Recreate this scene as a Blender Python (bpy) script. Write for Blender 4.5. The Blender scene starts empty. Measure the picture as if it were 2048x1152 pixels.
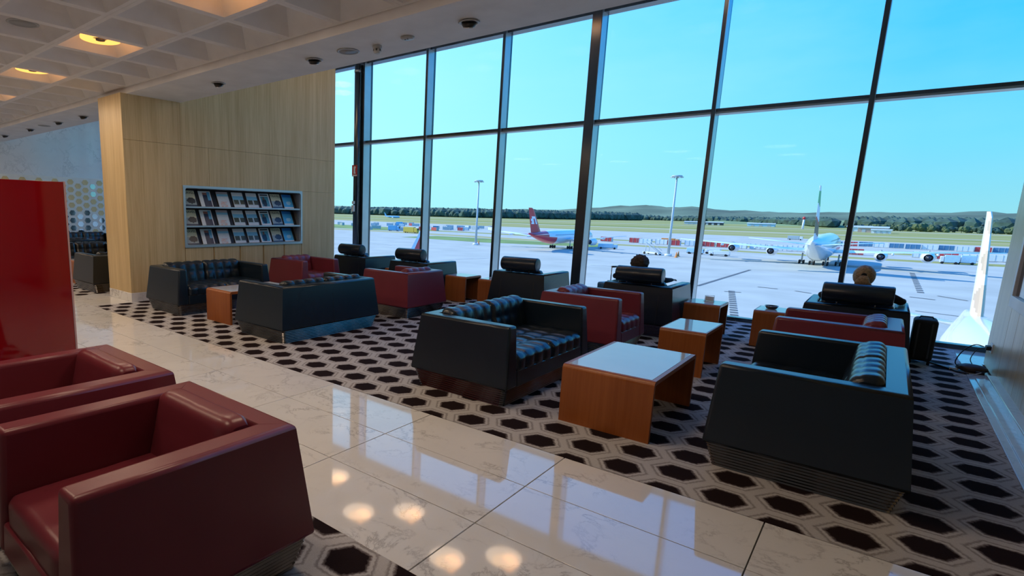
import bpy, bmesh, math, random
from mathutils import Vector, Matrix, noise
random.seed(7)
SC = bpy.context.scene
COL = SC.collection
PI = math.pi

# ---------------------------------------------------------------- camera
EYE = 1.6
F_PX, PPX, PPY = 1112.5, 752.9, 622.9
YAW, PITCH, ROLL = 0.735892, 0.179817, 0.0218961
def camera():
    cy, sy = math.cos(YAW), math.sin(YAW)
    fwd = Vector((-sy*math.cos(PITCH), cy*math.cos(PITCH), -math.sin(PITCH)))
    r = Vector((cy, sy, 0)); u = r.cross(fwd)
    r2 = math.cos(ROLL)*r + math.sin(ROLL)*u
    u2 = -math.sin(ROLL)*r + math.cos(ROLL)*u
    cd = bpy.data.cameras.new('camera'); co = bpy.data.objects.new('camera', cd); COL.objects.link(co)
    b = -fwd
    co.matrix_world = Matrix(((r2.x, u2.x, b.x, 0), (r2.y, u2.y, b.y, 0), (r2.z, u2.z, b.z, EYE), (0, 0, 0, 1)))
    cd.sensor_fit = 'HORIZONTAL'; cd.sensor_width = 36
    cd.lens = 36*F_PX/2048
    cd.shift_x = (1024-PPX)/2048; cd.shift_y = (PPY-576)/2048
    cd.clip_start = 0.05; cd.clip_end = 30000
    SC.camera = co
camera()

# ---------------------------------------------------------------- node helper
class NT:
    def __init__(s, tree): s.t = tree; s.n = tree.nodes; s.l = tree.links
    def node(s, typ, **kw):
        n = s.n.new(typ)
        for k, v in kw.items():
            if k.startswith('i_'): n.inputs[k[2:].replace('_', ' ')].default_value = v
            else: setattr(n, k, v)
        return n
    def link(s, a, b): s.l.new(a, b)
    def math(s, op, a, b=None, c=None):
        n = s.n.new('ShaderNodeMath'); n.operation = op
        for i, x in enumerate((a, b, c)):
            if x is None: continue
            if isinstance(x, (int, float)): n.inputs[i].default_value = x
            else: s.l.new(x, n.inputs[i])
        return n.outputs[0]
    def ramp(s, fac, stops, interp='LINEAR'):
        n = s.n.new('ShaderNodeValToRGB'); n.color_ramp.interpolation = interp
        e = n.color_ramp.elements
        while len(e) < len(stops): e.new(0.5)
        for el, (p, c) in zip(e, stops):
            el.position = p; el.color = (*c, 1) if len(c) == 3 else c
        s.l.new(fac, n.inputs[0]); return n.outputs[0]
    def mix(s, fac, a, b, mode='MIX'):
        n = s.n.new('ShaderNodeMix'); n.data_type = 'RGBA'; n.blend_type = mode
        for i, x in ((0, fac), (6, a), (7, b)):
            if isinstance(x, (int, float)): n.inputs[i].default_value = x
            elif isinstance(x, tuple): n.inputs[i].default_value = (*x, 1) if len(x) == 3 else x
            else: s.l.new(x, n.inputs[i])
        return n.outputs[2]

# ---------------------------------------------------------------- sky, sun, exposure
SKY_STRENGTH = 1.5
def world():
    w = bpy.data.worlds.new('sky'); SC.world = w; w.use_nodes = True
    t = NT(w.node_tree); t.n.clear()
    tc = t.node('ShaderNodeTexCoord'); sep = t.node('ShaderNodeSeparateXYZ'); t.link(tc.outputs['Generated'], sep.inputs[0])
    el = t.math('MAXIMUM', sep.outputs[2], 0.0)
    right = t.ramp(el, [(0, (.20, .44, .49)), (.10, (.12, .43, .58)), (.30, (.010, .325, .90)), (.55, (.012, .27, 1.0)), (1, (.01, .19, .95))])
    left = t.ramp(el, [(0, (.28, .56, .60)), (.12, (.31, .62, .74)), (.32, (.28, .63, .90)), (.6, (.08, .38, 1.0)), (1, (.01, .19, .95))])
    az = t.math('ADD', t.math('MULTIPLY', sep.outputs[0], -1.25), 0.02)
    az = t.math('MINIMUM', t.math('MAXIMUM', az, 0.0), 1.0)
    c = t.mix(az, right, left)
    mp = t.node('ShaderNodeMapping'); mp.inputs['Scale'].default_value = (1.6, 1.6, 5.0); t.link(tc.outputs['Generated'], mp.inputs[0])
    no = t.node('ShaderNodeTexNoise'); no.inputs['Scale'].default_value = 2.2; no.inputs['Detail'].default_value = 5; no.inputs['Roughness'].default_value = .55
    t.link(mp.outputs[0], no.inputs['Vector'])
    cl = t.ramp(no.outputs[0], [(0, (0, 0, 0)), (.46, (0, 0, 0)), (.72, (.55, .55, .55)), (1, (.7, .7, .7))])
    c = t.mix(t.math('MULTIPLY', cl, t.math('MULTIPLY', el, 1.3)), c, (.33, .57, .80))
    bg = t.node('ShaderNodeBackground'); bg.inputs[1].default_value = SKY_STRENGTH; t.link(c, bg.inputs[0])
    o = t.node('ShaderNodeOutputWorld'); t.link(bg.outputs[0], o.inputs[0])
world()
def sun():
    l = bpy.data.lights.new('sun', 'SUN'); l.energy = 5.0; l.angle = .009; l.color = (1, .95, .86)
    o = bpy.data.objects.new('sun_offscreen', l); COL.objects.link(o)
    d = Vector((-.80, -.16, .56))
    o.rotation_euler = d.to_track_quat('Z', 'Y').to_euler(); o.location = (-60, -20, 60)
sun()
vs = SC.view_settings
SC.display_settings.display_device = 'sRGB'
vs.view_transform = 'Standard'; vs.look = 'None'; vs.exposure = 0.27; vs.gamma = 1.0; vs.use_curve_mapping = False
LAMP_GLOW = 1.7        # radiance of the ceiling ring lamps
LAMP_W = 14.0           # watts each ring lamp throws down into the room
LAMP_COL = (1.0, .79, .58)

# ---------------------------------------------------------------- materials
MATS = {}
def newmat(name):
    m = bpy.data.materials.new(name); m.use_nodes = True
    t = NT(m.node_tree); t.n.clear()
    o = t.node('ShaderNodeOutputMaterial'); p = t.node('ShaderNodeBsdfPrincipled'); t.link(p.outputs[0], o.inputs[0])
    MATS[name] = m
    return m, t, p, o
def S(p, **kw):
    for k, v in kw.items():
        key = {'col': 'Base Color', 'rough': 'Roughness', 'metal': 'Metallic', 'ior': 'IOR', 'coat': 'Coat Weight', 'coatr': 'Coat Roughness',
               'spec': 'Specular IOR Level', 'emis': 'Emission Color', 'estr': 'Emission Strength', 'sheen': 'Sheen Weight'}[k]
        p.inputs[key].default_value = (*v, 1) if isinstance(v, tuple) and len(v) == 3 else v
def simple(name, col, rough=.5, bump=0, bscale=200, vary=0, vscale=3, **kw):
    m, t, p, o = newmat(name); S(p, col=col, rough=rough, **kw)
    tc = t.node('ShaderNodeTexCoord')
    n = t.node('ShaderNodeTexNoise'); n.inputs['Scale'].default_value = vscale; n.inputs['Detail'].default_value = 3
    t.link(tc.outputs['Object'], n.inputs['Vector'])
    v = vary if vary else .06
    a = tuple(min(1, c*(1-v)) for c in col); b = tuple(min(1, c*(1+v)) for c in col)
    t.link(t.ramp(n.outputs[0], [(.3, a), (.7, b)]), p.inputs['Base Color'])
    if bump:
        n2 = t.node('ShaderNodeTexNoise'); n2.inputs['Scale'].default_value = bscale; n2.inputs['Detail'].default_value = 2
        t.link(tc.outputs['Object'], n2.inputs['Vector'])
        bp = t.node('ShaderNodeBump'); bp.inputs['Strength'].default_value = bump; bp.inputs['Distance'].default_value = .002
        t.link(n2.outputs[0], bp.inputs['Height']); t.link(bp.outputs[0], p.inputs['Normal'])
    return m
def wood(name, c1, c2, rough=.4, axis=2, spec=.4):
    m, t, p, o = newmat(name); S(p, rough=rough, spec=spec)
    g = t.node('ShaderNodeNewGeometry'); mp = t.node('ShaderNodeMapping'); t.link(g.outputs['Position'], mp.inputs[0])
    sc = [38, 38, 38]; sc[axis] = 1.1; mp.inputs['Scale'].default_value = sc
    n = t.node('ShaderNodeTexNoise'); n.inputs['Scale'].default_value = 1; n.inputs['Detail'].default_value = 6; n.inputs['Roughness'].default_value = .65
    t.link(mp.outputs[0], n.inputs['Vector'])
    mp2 = t.node('ShaderNodeMapping'); t.link(g.outputs['Position'], mp2.inputs[0]); sc2 = [6, 6, 6]; sc2[axis] = .3; mp2.inputs['Scale'].default_value = sc2
    n2 = t.node('ShaderNodeTexNoise'); n2.inputs['Scale'].default_value = 1; n2.inputs['Detail'].default_value = 2; t.link(mp2.outputs[0], n2.inputs['Vector'])
    f = t.math('ADD', t.math('MULTIPLY', n.outputs[0], .65), t.math('MULTIPLY', n2.outputs[0], .35))
    t.link(t.ramp(f, [(.36, c1), (.62, c2)]), p.inputs['Base Color'])
    return m
def marble(name, base, vein, rough=.06, scale=1.0, ior=1.9):
    m, t, p, o = newmat(name); S(p, rough=rough, ior=ior)
    g = t.node('ShaderNodeNewGeometry')
    oi = t.node('ShaderNodeObjectInfo')
    off = t.node('ShaderNodeVectorMath', operation='SCALE'); cx = t.node('ShaderNodeCombineXYZ')
    for i in range(3): t.link(oi.outputs['Random'], cx.inputs[i])
    t.link(cx.outputs[0], off.inputs[0]); off.inputs['Scale'].default_value = 17.0
    ad = t.node('ShaderNodeVectorMath', operation='ADD'); t.link(g.outputs['Position'], ad.inputs[0]); t.link(off.outputs[0], ad.inputs[1])
    n = t.node('ShaderNodeTexNoise'); n.inputs['Scale'].default_value = 3.1*scale; n.inputs['Detail'].default_value = 9; n.inputs['Roughness'].default_value = .66; n.inputs['Distortion'].default_value = .45
    t.link(ad.outputs[0], n.inputs['Vector'])
    ridge = t.math('ABSOLUTE', t.math('SUBTRACT', n.outputs[0], .5))
    n2 = t.node('ShaderNodeTexNoise'); n2.inputs['Scale'].default_value = 1.9*scale; n2.inputs['Detail'].default_value = 4; t.link(ad.outputs[0], n2.inputs['Vector'])
    v = t.ramp(ridge, [(0, (1, 1, 1)), (.006, (.6, .6, .6)), (.022, (.1, .1, .1)), (.05, (0, 0, 0))])
    mask = t.ramp(n2.outputs[0], [(.44, (0.05, .05, .05)), (.60, (1, 1, 1))])
    cloud = t.ramp(n2.outputs[0], [(.3, tuple(c*.93 for c in base)), (.7, base)])
    t.link(t.mix(t.math('MULTIPLY', t.math('MULTIPLY', v, mask), .6), cloud, vein), p.inputs['Base Color'])
    return m
def hexcarpet():
    m, t, p, o = newmat('carpet_hex'); S(p, rough=.95, spec=.05)
    g = t.node('ShaderNodeNewGeometry'); sp = t.node('ShaderNodeSeparateXYZ')
    n0 = t.node('ShaderNodeTexNoise'); n0.inputs['Scale'].default_value = 55; n0.inputs['Detail'].default_value = 2; t.link(g.outputs['Position'], n0.inputs['Vector'])
    t.link(g.outputs['Position'], sp.inputs[0])
    A, B = .2865, .322
    X = t.math('ADD', sp.outputs[0], 1.93+A*400); Y = t.math('ADD', sp.outputs[1], -3.745+B*400)
    def hd(dx, dy):
        x = t.math('ABSOLUTE', t.math('SUBTRACT', t.math('MODULO', t.math('ADD', X, A+dx), 2*A), A))
        y = t.math('ABSOLUTE', t.math('SUBTRACT', t.math('MODULO', t.math('ADD', Y, B/2+dy), B), B/2))
        return t.math('MAXIMUM', y, t.math('ADD', t.math('MULTIPLY', y, .5), t.math('MULTIPLY', x, .8428)))
    d = t.math('MINIMUM', hd(0, 0), hd(A, B/2))
    d = t.math('ADD', d, t.math('MULTIPLY', t.math('SUBTRACT', n0.outputs[0], .5), .022))
    d = t.math('DIVIDE', d, .161)
    dk = (.020, .012, .013); lg = (.54, .53, .535); md = (.17, .145, .145)
    c = t.ramp(d, [(0, dk), (.55, dk), (.62, md), (.68, lg), (.74, lg), (.785, (.30, .28, .28)), (.82, (.34, .32, .32)), (.88, lg), (1, lg)])
    n1 = t.node('ShaderNodeTexNoise'); n1.inputs['Scale'].default_value = 260; n1.inputs['Detail'].default_value = 2; t.link(g.outputs['Position'], n1.inputs['Vector'])
    t.link(t.mix(.25, c, t.ramp(n1.outputs[0], [(.3, (.45, .45, .45)), (.7, (1, 1, 1))]), 'MULTIPLY'), p.inputs['Base Color'])
    bp = t.node('ShaderNodeBump'); bp.inputs['Strength'].default_value = .6; bp.inputs['Distance'].default_value = .004
    t.link(n1.outputs[0], bp.inputs['Height']); t.link(bp.outputs[0], p.inputs['Normal'])
    return m
def ribbed_steel():
    return simple('steel', (.20, .19, .185), .2, metal=1.0, vary=.1)
def glassmat():
    m, t, p, o = newmat('window_glass'); t.n.remove(p)
    tr = t.node('ShaderNodeBsdfTransparent'); tr.inputs[0].default_value = (.93, .985, 1, 1)
    gl = t.node('ShaderNodeBsdfGlossy'); gl.inputs['Roughness'].default_value = 0.0; gl.inputs[0].default_value = (.9, .97, 1, 1)
    fr = t.node('ShaderNodeFresnel'); fr.inputs[0].default_value = 1.35
    mx = t.node('ShaderNodeMixShader'); t.link(t.math('MULTIPLY', fr.outputs[0], .10), mx.inputs[0]); t.link(tr.outputs[0], mx.inputs[1]); t.link(gl.outputs[0], mx.inputs[2])
    t.link(mx.outputs[0], o.inputs[0]); return m
def emit(name, col, st):
    m, t, p, o = newmat(name); t.n.remove(p)
    e = t.node('ShaderNodeEmission'); e.inputs[0].default_value = (*col, 1); e.inputs[1].default_value = st; t.link(e.outputs[0], o.inputs[0]); return m
def vcol(name, rough=.5, **kw):
    m, t, p, o = newmat(name); S(p, rough=rough, **kw)
    a = t.node('ShaderNodeAttribute', attribute_name='print'); t.link(a.outputs['Color'], p.inputs['Base Color']); return m
def groundmat():
    m, t, p, o = newmat('airfield'); S(p, rough=.9, spec=.1)
    g = t.node('ShaderNodeNewGeometry'); sp = t.node('ShaderNodeSeparateXYZ'); t.link(g.outputs['Position'], sp.inputs[0])
    n = t.node('ShaderNodeTexNoise'); n.inputs['Scale'].default_value = .012; n.inputs['Detail'].default_value = 5; t.link(g.outputs['Position'], n.inputs['Vector'])
    mp = t.node('ShaderNodeMapping'); mp.inputs['Scale'].default_value = (.002, .02, 1); t.link(g.outputs['Position'], mp.inputs[0])
    n2 = t.node('ShaderNodeTexNoise'); n2.inputs['Scale'].default_value = 1; n2.inputs['Detail'].default_value = 4; t.link(mp.outputs[0], n2.inputs['Vector'])
    n3 = t.node('ShaderNodeTexNoise'); n3.inputs['Scale'].default_value = .08; n3.inputs['Detail'].default_value = 4; t.link(g.outputs['Position'], n3.inputs['Vector'])
    yy = t.math('ADD', sp.outputs[1], t.math('MULTIPLY', t.math('SUBTRACT', n.outputs[0], .5), 26.0))
    f = t.math('DIVIDE', yy, 2000.0)
    con = t.ramp(n3.outputs[0], [(.3, (.36, .37, .33)), (.7, (.44, .45, .40))])
    gr = t.ramp(n2.outputs[0], [(.35, (.20, .22, .055)), (.5, (.30, .29, .10)), (.65, (.36, .32, .15))])
    mask = t.ramp(f, [(0, (0, 0, 0)), (.1435, (1, 1, 1)), (.152, (0, 0, 0)), (.168, (1, 1, 1)), (.178, (0, 0, 0)), (.275, (1, 1, 1)), (.36, (0.15, .15, .15)), (.372, (1, 1, 1)), (.55, (.2, .2, .2)), (.565, (1, 1, 1))], 'CONSTANT')
    t.link(t.mix(mask, con, gr), p.inputs['Base Color'])
    return m

M = dict(
    leather_navy=simple('leather_navy', (.007, .016, .029), .27, bump=.1, bscale=420, ior=1.52),
    leather_black=simple('leather_black', (.006, .007, .008), .3, bump=.1, bscale=420, ior=1.7),
    leather_red=simple('leather_red', (.195, .029, .045), .32, bump=.1, bscale=420, ior=1.5),
    seam=simple('seam_dark', (.006, .007, .009), .7), seam_red=simple('seam_dark_red', (.04, .006, .008), .7),
    steel=ribbed_steel(),
    chrome=simple('chrome', (.62, .63, .64), .15, metal=1.0),
    wood_table=wood('wood_table', (.29, .080, .016), (.38, .118, .028), .34),
    wood_wall=wood('wood_wall', (.54, .385, .18), (.72, .555, .295), .38),
    wood_right=wood('wood_right', (.52, .40, .21), (.70, .565, .33), .3),
    stone_top=simple('stone_top', (.60, .61, .61), .06, vary=.03, ior=1.9),
    marble=marble('marble_floor', (.84, .84, .83), (.22, .21, .22), .045),
    marble_wall=marble('marble_wall', (.88, .90, .90), (.38, .42, .43), .12, .7),
    marble_strip=marble('marble_strip', (.66, .68, .68), (.35, .36, .37), .08, 2.0),
    grout=simple('grout', (.12, .11, .10), .9),
    carpet=hexcarpet(),
    ceil=simple('ceiling_white', (.80, .80, .80), .75, bump=.1, bscale=90),
    soffit=simple('soffit_white', (.82, .83, .83), .6),
    wall_white=simple('wall_white', (.62, .60, .58), .7),
    mull=simple('mullion_dark', (.012, .022, .030), .22, vary=.1, ior=1.75),
    mull_alu=simple('mullion_aluminium', (.46, .48, .49), .3, metal=.75),
    mull_lip=simple('mullion_lip', (.30, .33, .33), .35, metal=.5),
    glass=glassmat(),
    frame_steel=simple('rack_steel', (.50, .53, .53), .35, metal=.6),
    rack_dark=simple('rack_dark', (.008, .009, .012), .5),
    red_panel=simple('red_glass', (.28, .003, .008), .06, vary=.04, coat=.6, coatr=.03),
    red_edge=simple('red_glass_edge', (.60, .40, .42), .2),
    black=simple('black_plastic', (.012, .012, .013), .35),
    darkgrey=simple('dark_grey', (.05, .05, .055), .5),
    fitting=simple('fitting_white', (.46, .48, .48), .4),
    grey=simple('grey_plastic', (.33, .34, .34), .5),
    white=simple('white_paint', (.80, .80, .80), .4),
    screen=simple('screen_black', (.010, .006, .010), .08),
    gold=simple('gold_tile', (.80, .60, .30), .3, metal=.2),
    mirror=simple('mirror_tile', (.45, .50, .52), .05, metal=1.0),
    lattice=simple('lattice_white', (.88, .89, .82), .35),
    ring=emit('ring_lamp_glow', (1.0, .44, .10), LAMP_GLOW),
    print=vcol('printed_cover', .25),
    paper=simple('paper_white', (.8, .8, .78), .5),
    ink=simple('print_ink', (.02, .02, .03), .6),
    plane_white=simple('aircraft_white', (.72, .74, .76), .25, vary=.02, coat=.5),
    plane_cream=simple('aircraft_cream', (.74, .71, .64), .25, vary=.02, coat=.5),
    plane_gold=simple('aircraft_gold', (.50, .36, .27), .3),
    plane_red=simple('aircraft_red', (.62, .03, .045), .3, coat=.4),
    plane_grey=simple('aircraft_grey', (.46, .48, .48), .35),
    plane_blue=simple('aircraft_blue', (.15, .42, .66), .3),
    plane_livery=vcol('aircraft_livery', .3),
    tyre=simple('tyre', (.012, .012, .013), .8),
    engine_dark=simple('engine_dark', (.02, .025, .035), .4),
    ground=groundmat(),
    grass=simple('grass_patch', (.16, .24, .055), .95, vary=.3, vscale=.05),
    line_dark=simple('tarmac_mark', (.10, .11, .11), .9), line_pale=simple('tarmac_pale', (.52, .55, .54), .9),
    foliage=simple('foliage_grey_green', (.045, .085, .060), .9, vary=.5, vscale=.08),
    foliage2=simple('foliage_olive', (.085, .115, .045), .9, vary=.4, vscale=.1),
    bark=simple('bark', (.10, .08, .06), .9),
    hill=simple('hill_scrub', (.10, .14, .085), 1.0, vary=.4, vscale=.0016),
    hill_near=simple('hill_pasture', (.17, .23, .09), 1.0, vary=.5, vscale=.006),
    cont_red=simple('container_red', (.52, .05, .05), .6), cont_white=simple('container_white', (.72, .74, .74), .6), cont_blue=simple('container_blue', (.07, .20, .34), .6),
    orange=simple('machinery_orange', (.65, .22, .04), .5), yellow=simple('machinery_yellow', (.66, .45, .06), .5),
    vehicle_blue=simple('vehicle_pale_blue', (.42, .62, .74), .4), galv=simple('galvanised', (.42, .47, .48), .5),
    skin=simple('skin', (.50, .28, .19), .5), hair_dark=simple('hair_dark', (.045, .030, .022), .7, bump=1, bscale=60, vary=.5, vscale=40),
    hair_blond=simple('hair_blond', (.30, .19, .095), .6, bump=1, bscale=80, vary=.45, vscale=50), cloth_black=simple('cloth_black', (.012, .012, .014), .9),
    cloth_navy=simple('cloth_navy', (.015, .022, .04), .9), eye=simple('eye_white', (.7, .7, .68), .2),
    fabric_black=simple('bag_fabric', (.014, .014, .015), .8, bump=.3), case_blue=simple('case_blue', (.05, .16, .30), .4),
    cord=simple('cord_black', (.010, .010, .011), .5), cord_white=simple('cord_white', (.6, .6, .58), .5), brown=simple('pouch_brown', (.06, .038, .030), .6),
    sign_red=simple('sign_red', (.55, .045, .025), .5),
)
# ---------------------------------------------------------------- mesh helpers
class MB:
    def __init__(s): s.v = []; s.f = []; s.mi = []; s.sm = []
    def add(s, vs, fs, mi=0, smooth=False):
        o = len(s.v); s.v += [tuple(v) for v in vs]
        for f in fs: s.f.append(tuple(i+o for i in f)); s.mi.append(mi); s.sm.append(smooth)
        return s
    def hexa(s, c, mi=0):   # c: 4 bottom (ccw), 4 top
        return s.add(c, [(3, 2, 1, 0), (4, 5, 6, 7), (0, 1, 5, 4), (1, 2, 6, 5), (2, 3, 7, 6), (3, 0, 4, 7)], mi)
    def box(s, a, b, mi=0):
        (x0, y0, z0), (x1, y1, z1) = a, b
        return s.hexa([(x0, y0, z0), (x1, y0, z0), (x1, y1, z0), (x0, y1, z0), (x0, y0, z1), (x1, y0, z1), (x1, y1, z1), (x0, y1, z1)], mi)
    def lathe(s, prof, n=16, axis='z', origin=(0, 0, 0), mi=0, cap=True, smooth=True, sx=1, sy=1):
        vs = []; fs = []
        for (r, h) in prof:
            for k in range(n):
                a = 2*PI*k/n; u, w = r*math.cos(a)*sx, r*math.sin(a)*sy
                p = {'z': (u, w, h), 'x': (h, u, w), 'y': (w, h, u)}[axis]
                vs.append((p[0]+origin[0], p[1]+origin[1], p[2]+origin[2]))
        for i in range(len(prof)-1):
            for k in range(n):
                fs.append((i*n+k, i*n+(k+1) % n, (i+1)*n+(k+1) % n, (i+1)*n+k))
        if cap:
            fs.append(tuple(reversed(range(n)))); fs.append(tuple((len(prof)-1)*n+k for k in range(n)))
        return s.add(vs, fs, mi, smooth)
    def tube(s, pts, r, n=6, mi=0, smooth=True):
        pts = [Vector(p) for p in pts]; vs = []; fs = []
        rr = r if isinstance(r, (list, tuple)) else [r]*len(pts)
        up = Vector((0, 0, 1)); prev = None
        for i, p in enumerate(pts):
            d = (pts[min(i+1, len(pts)-1)] - pts[max(i-1, 0)]).normalized()
            if prev is None:
                a = d.cross(up if abs(d.z) < .9 else Vector((1, 0, 0))).normalized()
            else:
                a = (prev - d*prev.dot(d)).normalized()
            prev = a; b = d.cross(a)
            for k in range(n):
                t = 2*PI*k/n; vs.append(p + a*math.cos(t)*rr[i] + b*math.sin(t)*rr[i])
        for i in range(len(pts)-1):
            for k in range(n): fs.append((i*n+k, i*n+(k+1) % n, (i+1)*n+(k+1) % n, (i+1)*n+k))
        fs.append(tuple(reversed(range(n)))); fs.append(tuple((len(pts)-1)*n+k for k in range(n)))
        return s.add(vs, fs, mi, smooth)
    def loft(s, rings, mi=0, smooth=True, cap=True):
        n = len(rings[0]); vs = [p for r in rings for p in r]; fs = []
        for i in range(len(rings)-1):
            for k in range(n): fs.append((i*n+k, i*n+(k+1) % n, (i+1)*n+(k+1) % n, (i+1)*n+k))
        if cap: fs.append(tuple(reversed(range(n)))); fs.append(tuple((len(rings)-1)*n+k for k in range(n)))
        return s.add(vs, fs, mi, smooth)
    def mesh(s, name, mats, bevel=0, seg=2, angle=35, colors=None, skip=None):
        me = bpy.data.meshes.new(name); me.from_pydata(s.v, [], s.f)
        mats = mats if isinstance(mats, (list, tuple)) else [mats]
        for m in mats: me.materials.append(M[m] if isinstance(m, str) else m)
        me.polygons.foreach_set('material_index', s.mi); me.polygons.foreach_set('use_smooth', s.sm)
        bm = bmesh.new(); bm.from_mesh(me)
        bmesh.ops.recalc_face_normals(bm, faces=bm.faces)
        if bevel:
            ed = [e for e in bm.edges if len(e.link_faces) == 2 and e.calc_face_angle(0) > math.radians(angle) and not (skip and skip(e))]
            res = bmesh.ops.bevel(bm, geom=ed, offset=bevel, offset_type='OFFSET', segments=seg, profile=.5, affect='EDGES', clamp_overlap=True)
            for f in res['faces']: f.smooth = True
        bm.to_mesh(me); bm.free()
        if colors:
            at = me.color_attributes.new('print', 'FLOAT_COLOR', 'CORNER')
            i = 0
            for p in me.polygons:
                c = colors[p.index]
                for _ in p.loop_indices: at.data[i].color = (*c, 1); i += 1
        return me
def link(name, me, parent=None, loc=None, rot=None):
    o = bpy.data.objects.new(name, me); COL.objects.link(o)
    if parent: o.parent = parent
    if loc is not None: o.location = loc
    if rot is not None: o.rotation_euler = rot
    return o
def obj(name, mb, mats, parent=None, bevel=0, loc=None, rot=None, **kw):
    return link(name, mb.mesh(name, mats, bevel, **kw), parent, loc, rot)
def box(name, a, b, mat, parent=None, bevel=0, **kw): return obj(name, MB().box(a, b), mat, parent, bevel, **kw)
def tag(o, label, cat, group=None):
    o['label'] = label; o['category'] = cat
    if group: o['group'] = group
    return o
def empty(name, loc=(0, 0, 0), rz=0):
    o = bpy.data.objects.new(name, None); COL.objects.link(o); o.location = loc; o.rotation_euler = (0, 0, rz); o.empty_display_size = .2; return o
def thing(name, label, cat, loc=(0, 0, 0), rz=0, group=None): return tag(empty(name, loc, rz), label, cat, group)
def struct(o, label=None, cat=None):
    o['kind'] = 'structure'
    if label: o['label'] = label
    o['category'] = cat or o.name.split('_')[0].split('.')[0]
    return o
def dup(src, parent=None, loc=None, rz=None, label=None, group=None):
    c = src.copy(); COL.objects.link(c); c.parent = parent
    for ch in src.children:
        if ch.type != 'LIGHT': dup(ch, c)
    if loc is not None: c.location = loc
    if rz is not None: c.rotation_euler = (0, 0, rz)
    if label: c['label'] = label
    if group: c['group'] = group
    return c

# ================================================================ THE ROOM
Y_GLASS = 10.29
X_FAR = -19.5
Y_BACK = -4.5
X_R = 3.6
# ---- floor
fl = struct(box('floor', (X_FAR-.3, Y_BACK-.3, -.5), (X_R+.3, 10.42, -.012), 'grout'), 'polished marble walkway with hexagon patterned carpet on both sides')
TX, TY = 1.115, .5525
tile_me = {}
def tile(x0, y0, x1, y1):
    g = .003; key = (round(x1-x0, 3), round(y1-y0, 3))
    if key not in tile_me:
        tile_me[key] = MB().box((g, g, -.02), (key[0]-g, key[1]-g, 0)).mesh('marble_tile', 'marble', .0012, 1)
    link('marble_tile', tile_me[key], fl, (x0, y0, 0))
k0 = -17
for k in range(k0, 5):
    for r in range(3):
        x = -1.394 + k*TX; y = 1.79 + r*TY
        if x+TX < X_FAR: continue
        tile(x, y, x+TX, y+TY)
xm0, xm1 = -10.45, -9.17
for r in range(12):                       # cross passage in front of and beside the wood pillar
    y = 3.4475 + r*TY
    tile(xm0, y, xm0+.64, y+TY); tile(xm0+.64, y, xm1, y+TY)
def carpet(x0, y0, x1, y1):
    box('carpet', (x0, y0, -.014), (x1, y1, 0.002), 'carpet', fl)
carpet(-9.17, 3.4475, .82, 10.08)
carpet(X_FAR, 3.4475, xm0, 10.08)
carpet(X_FAR, Y_BACK, X_R, 1.79)
box('marble_border', (-9.17, 10.08, -.02), (X_R, 10.3, .0), 'marble_strip', fl)
box('marble_border', (.82, 3.4475, -.02), (1.0, 9.3, .012), 'marble_strip', fl, .004)
box('marble_border', (.87, 3.4475, .0), (1.0, 8.3, .022), 'marble_strip', fl, .004)
box('marble_border', (.94, 3.4475, .0), (1.02, 8.3, .075), 'marble_strip', fl, .006)
box('marble_border', (.82, 9.3, -.02), (X_R, 10.08, .004), 'marble_strip', fl, .002)
# ---- ceilings
Z_RIB, Z_SOF, Z_UP = 3.42, 3.33, 5.06
PITCH_C = .8
def coffer_mesh():
    b = MB(); prof = [(0, .399), (0, .352), (.05, .318), (.11, .275), (.17, .222), (.22, .16), (.25, .10)]
    vs = []; fs = []
    for z, h in prof: vs += [(-h, -h, z), (h, -h, z), (h, h, z), (-h, h, z)]
    for i in range(len(prof)-1):
        for k in range(4): fs.append((i*4+k, i*4+(k+1) % 4, i*4+4+(k+1) % 4, i*4+4+k))
    n = (len(prof)-1)*4; fs.append((n, n+1, n+2, n+3))
    b.add(vs, fs)
    b.add([(-.399, -.399, 0), (.399, -.399, 0), (.399, .399, 0), (-.399, .399, 0), (-.399, -.399, .03), (.399, -.399, .03), (.399, .399, .03), (-.399, .399, .03)],
          [(0, 1, 5, 4), (1, 2, 6, 5), (2, 3, 7, 6), (3, 0, 4, 7)])
    return b.mesh('coffer', 'ceil')
cof = coffer_mesh()
roof = struct(box('ceiling', (X_FAR-.3, Y_BACK-.3, 3.70), (X_R+.3, 4.15, 3.9), 'ceil'), 'low white waffle ceiling of square coffers over the walkway')
CX0 = -5.12
xs_c = [CX0+.4+PITCH_C*k for k in range(-18, 10)]
ys_c = [4.145-.4-PITCH_C*j for j in range(0, 9)]
for j, y in enumerate(ys_c):
    for x in xs_c:
        link('coffer', cof, roof, (x, y, Z_RIB))
soffit = box('soffit', (X_FAR, 4.15, Z_SOF), (X_R, 5.08, 3.9), 'soffit', roof, .006)
roof2 = struct(box('ceiling', (X_FAR-.3, 4.15, Z_UP+.27), (X_R+.3, 10.5, Z_UP+.5), 'ceil'), 'high white waffle ceiling behind the soffit along the glass')
box('upstand', (X_FAR, 4.9, 3.9), (X_R, 5.075, Z_UP+.27), 'soffit', roof2)
for j in range(7):
    for x in xs_c[2:-2]:
        link('coffer', cof, roof2, (x, 5.1+PITCH_C*j, Z_UP) if j < 6 else (x, 9.9, Z_UP))
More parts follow.
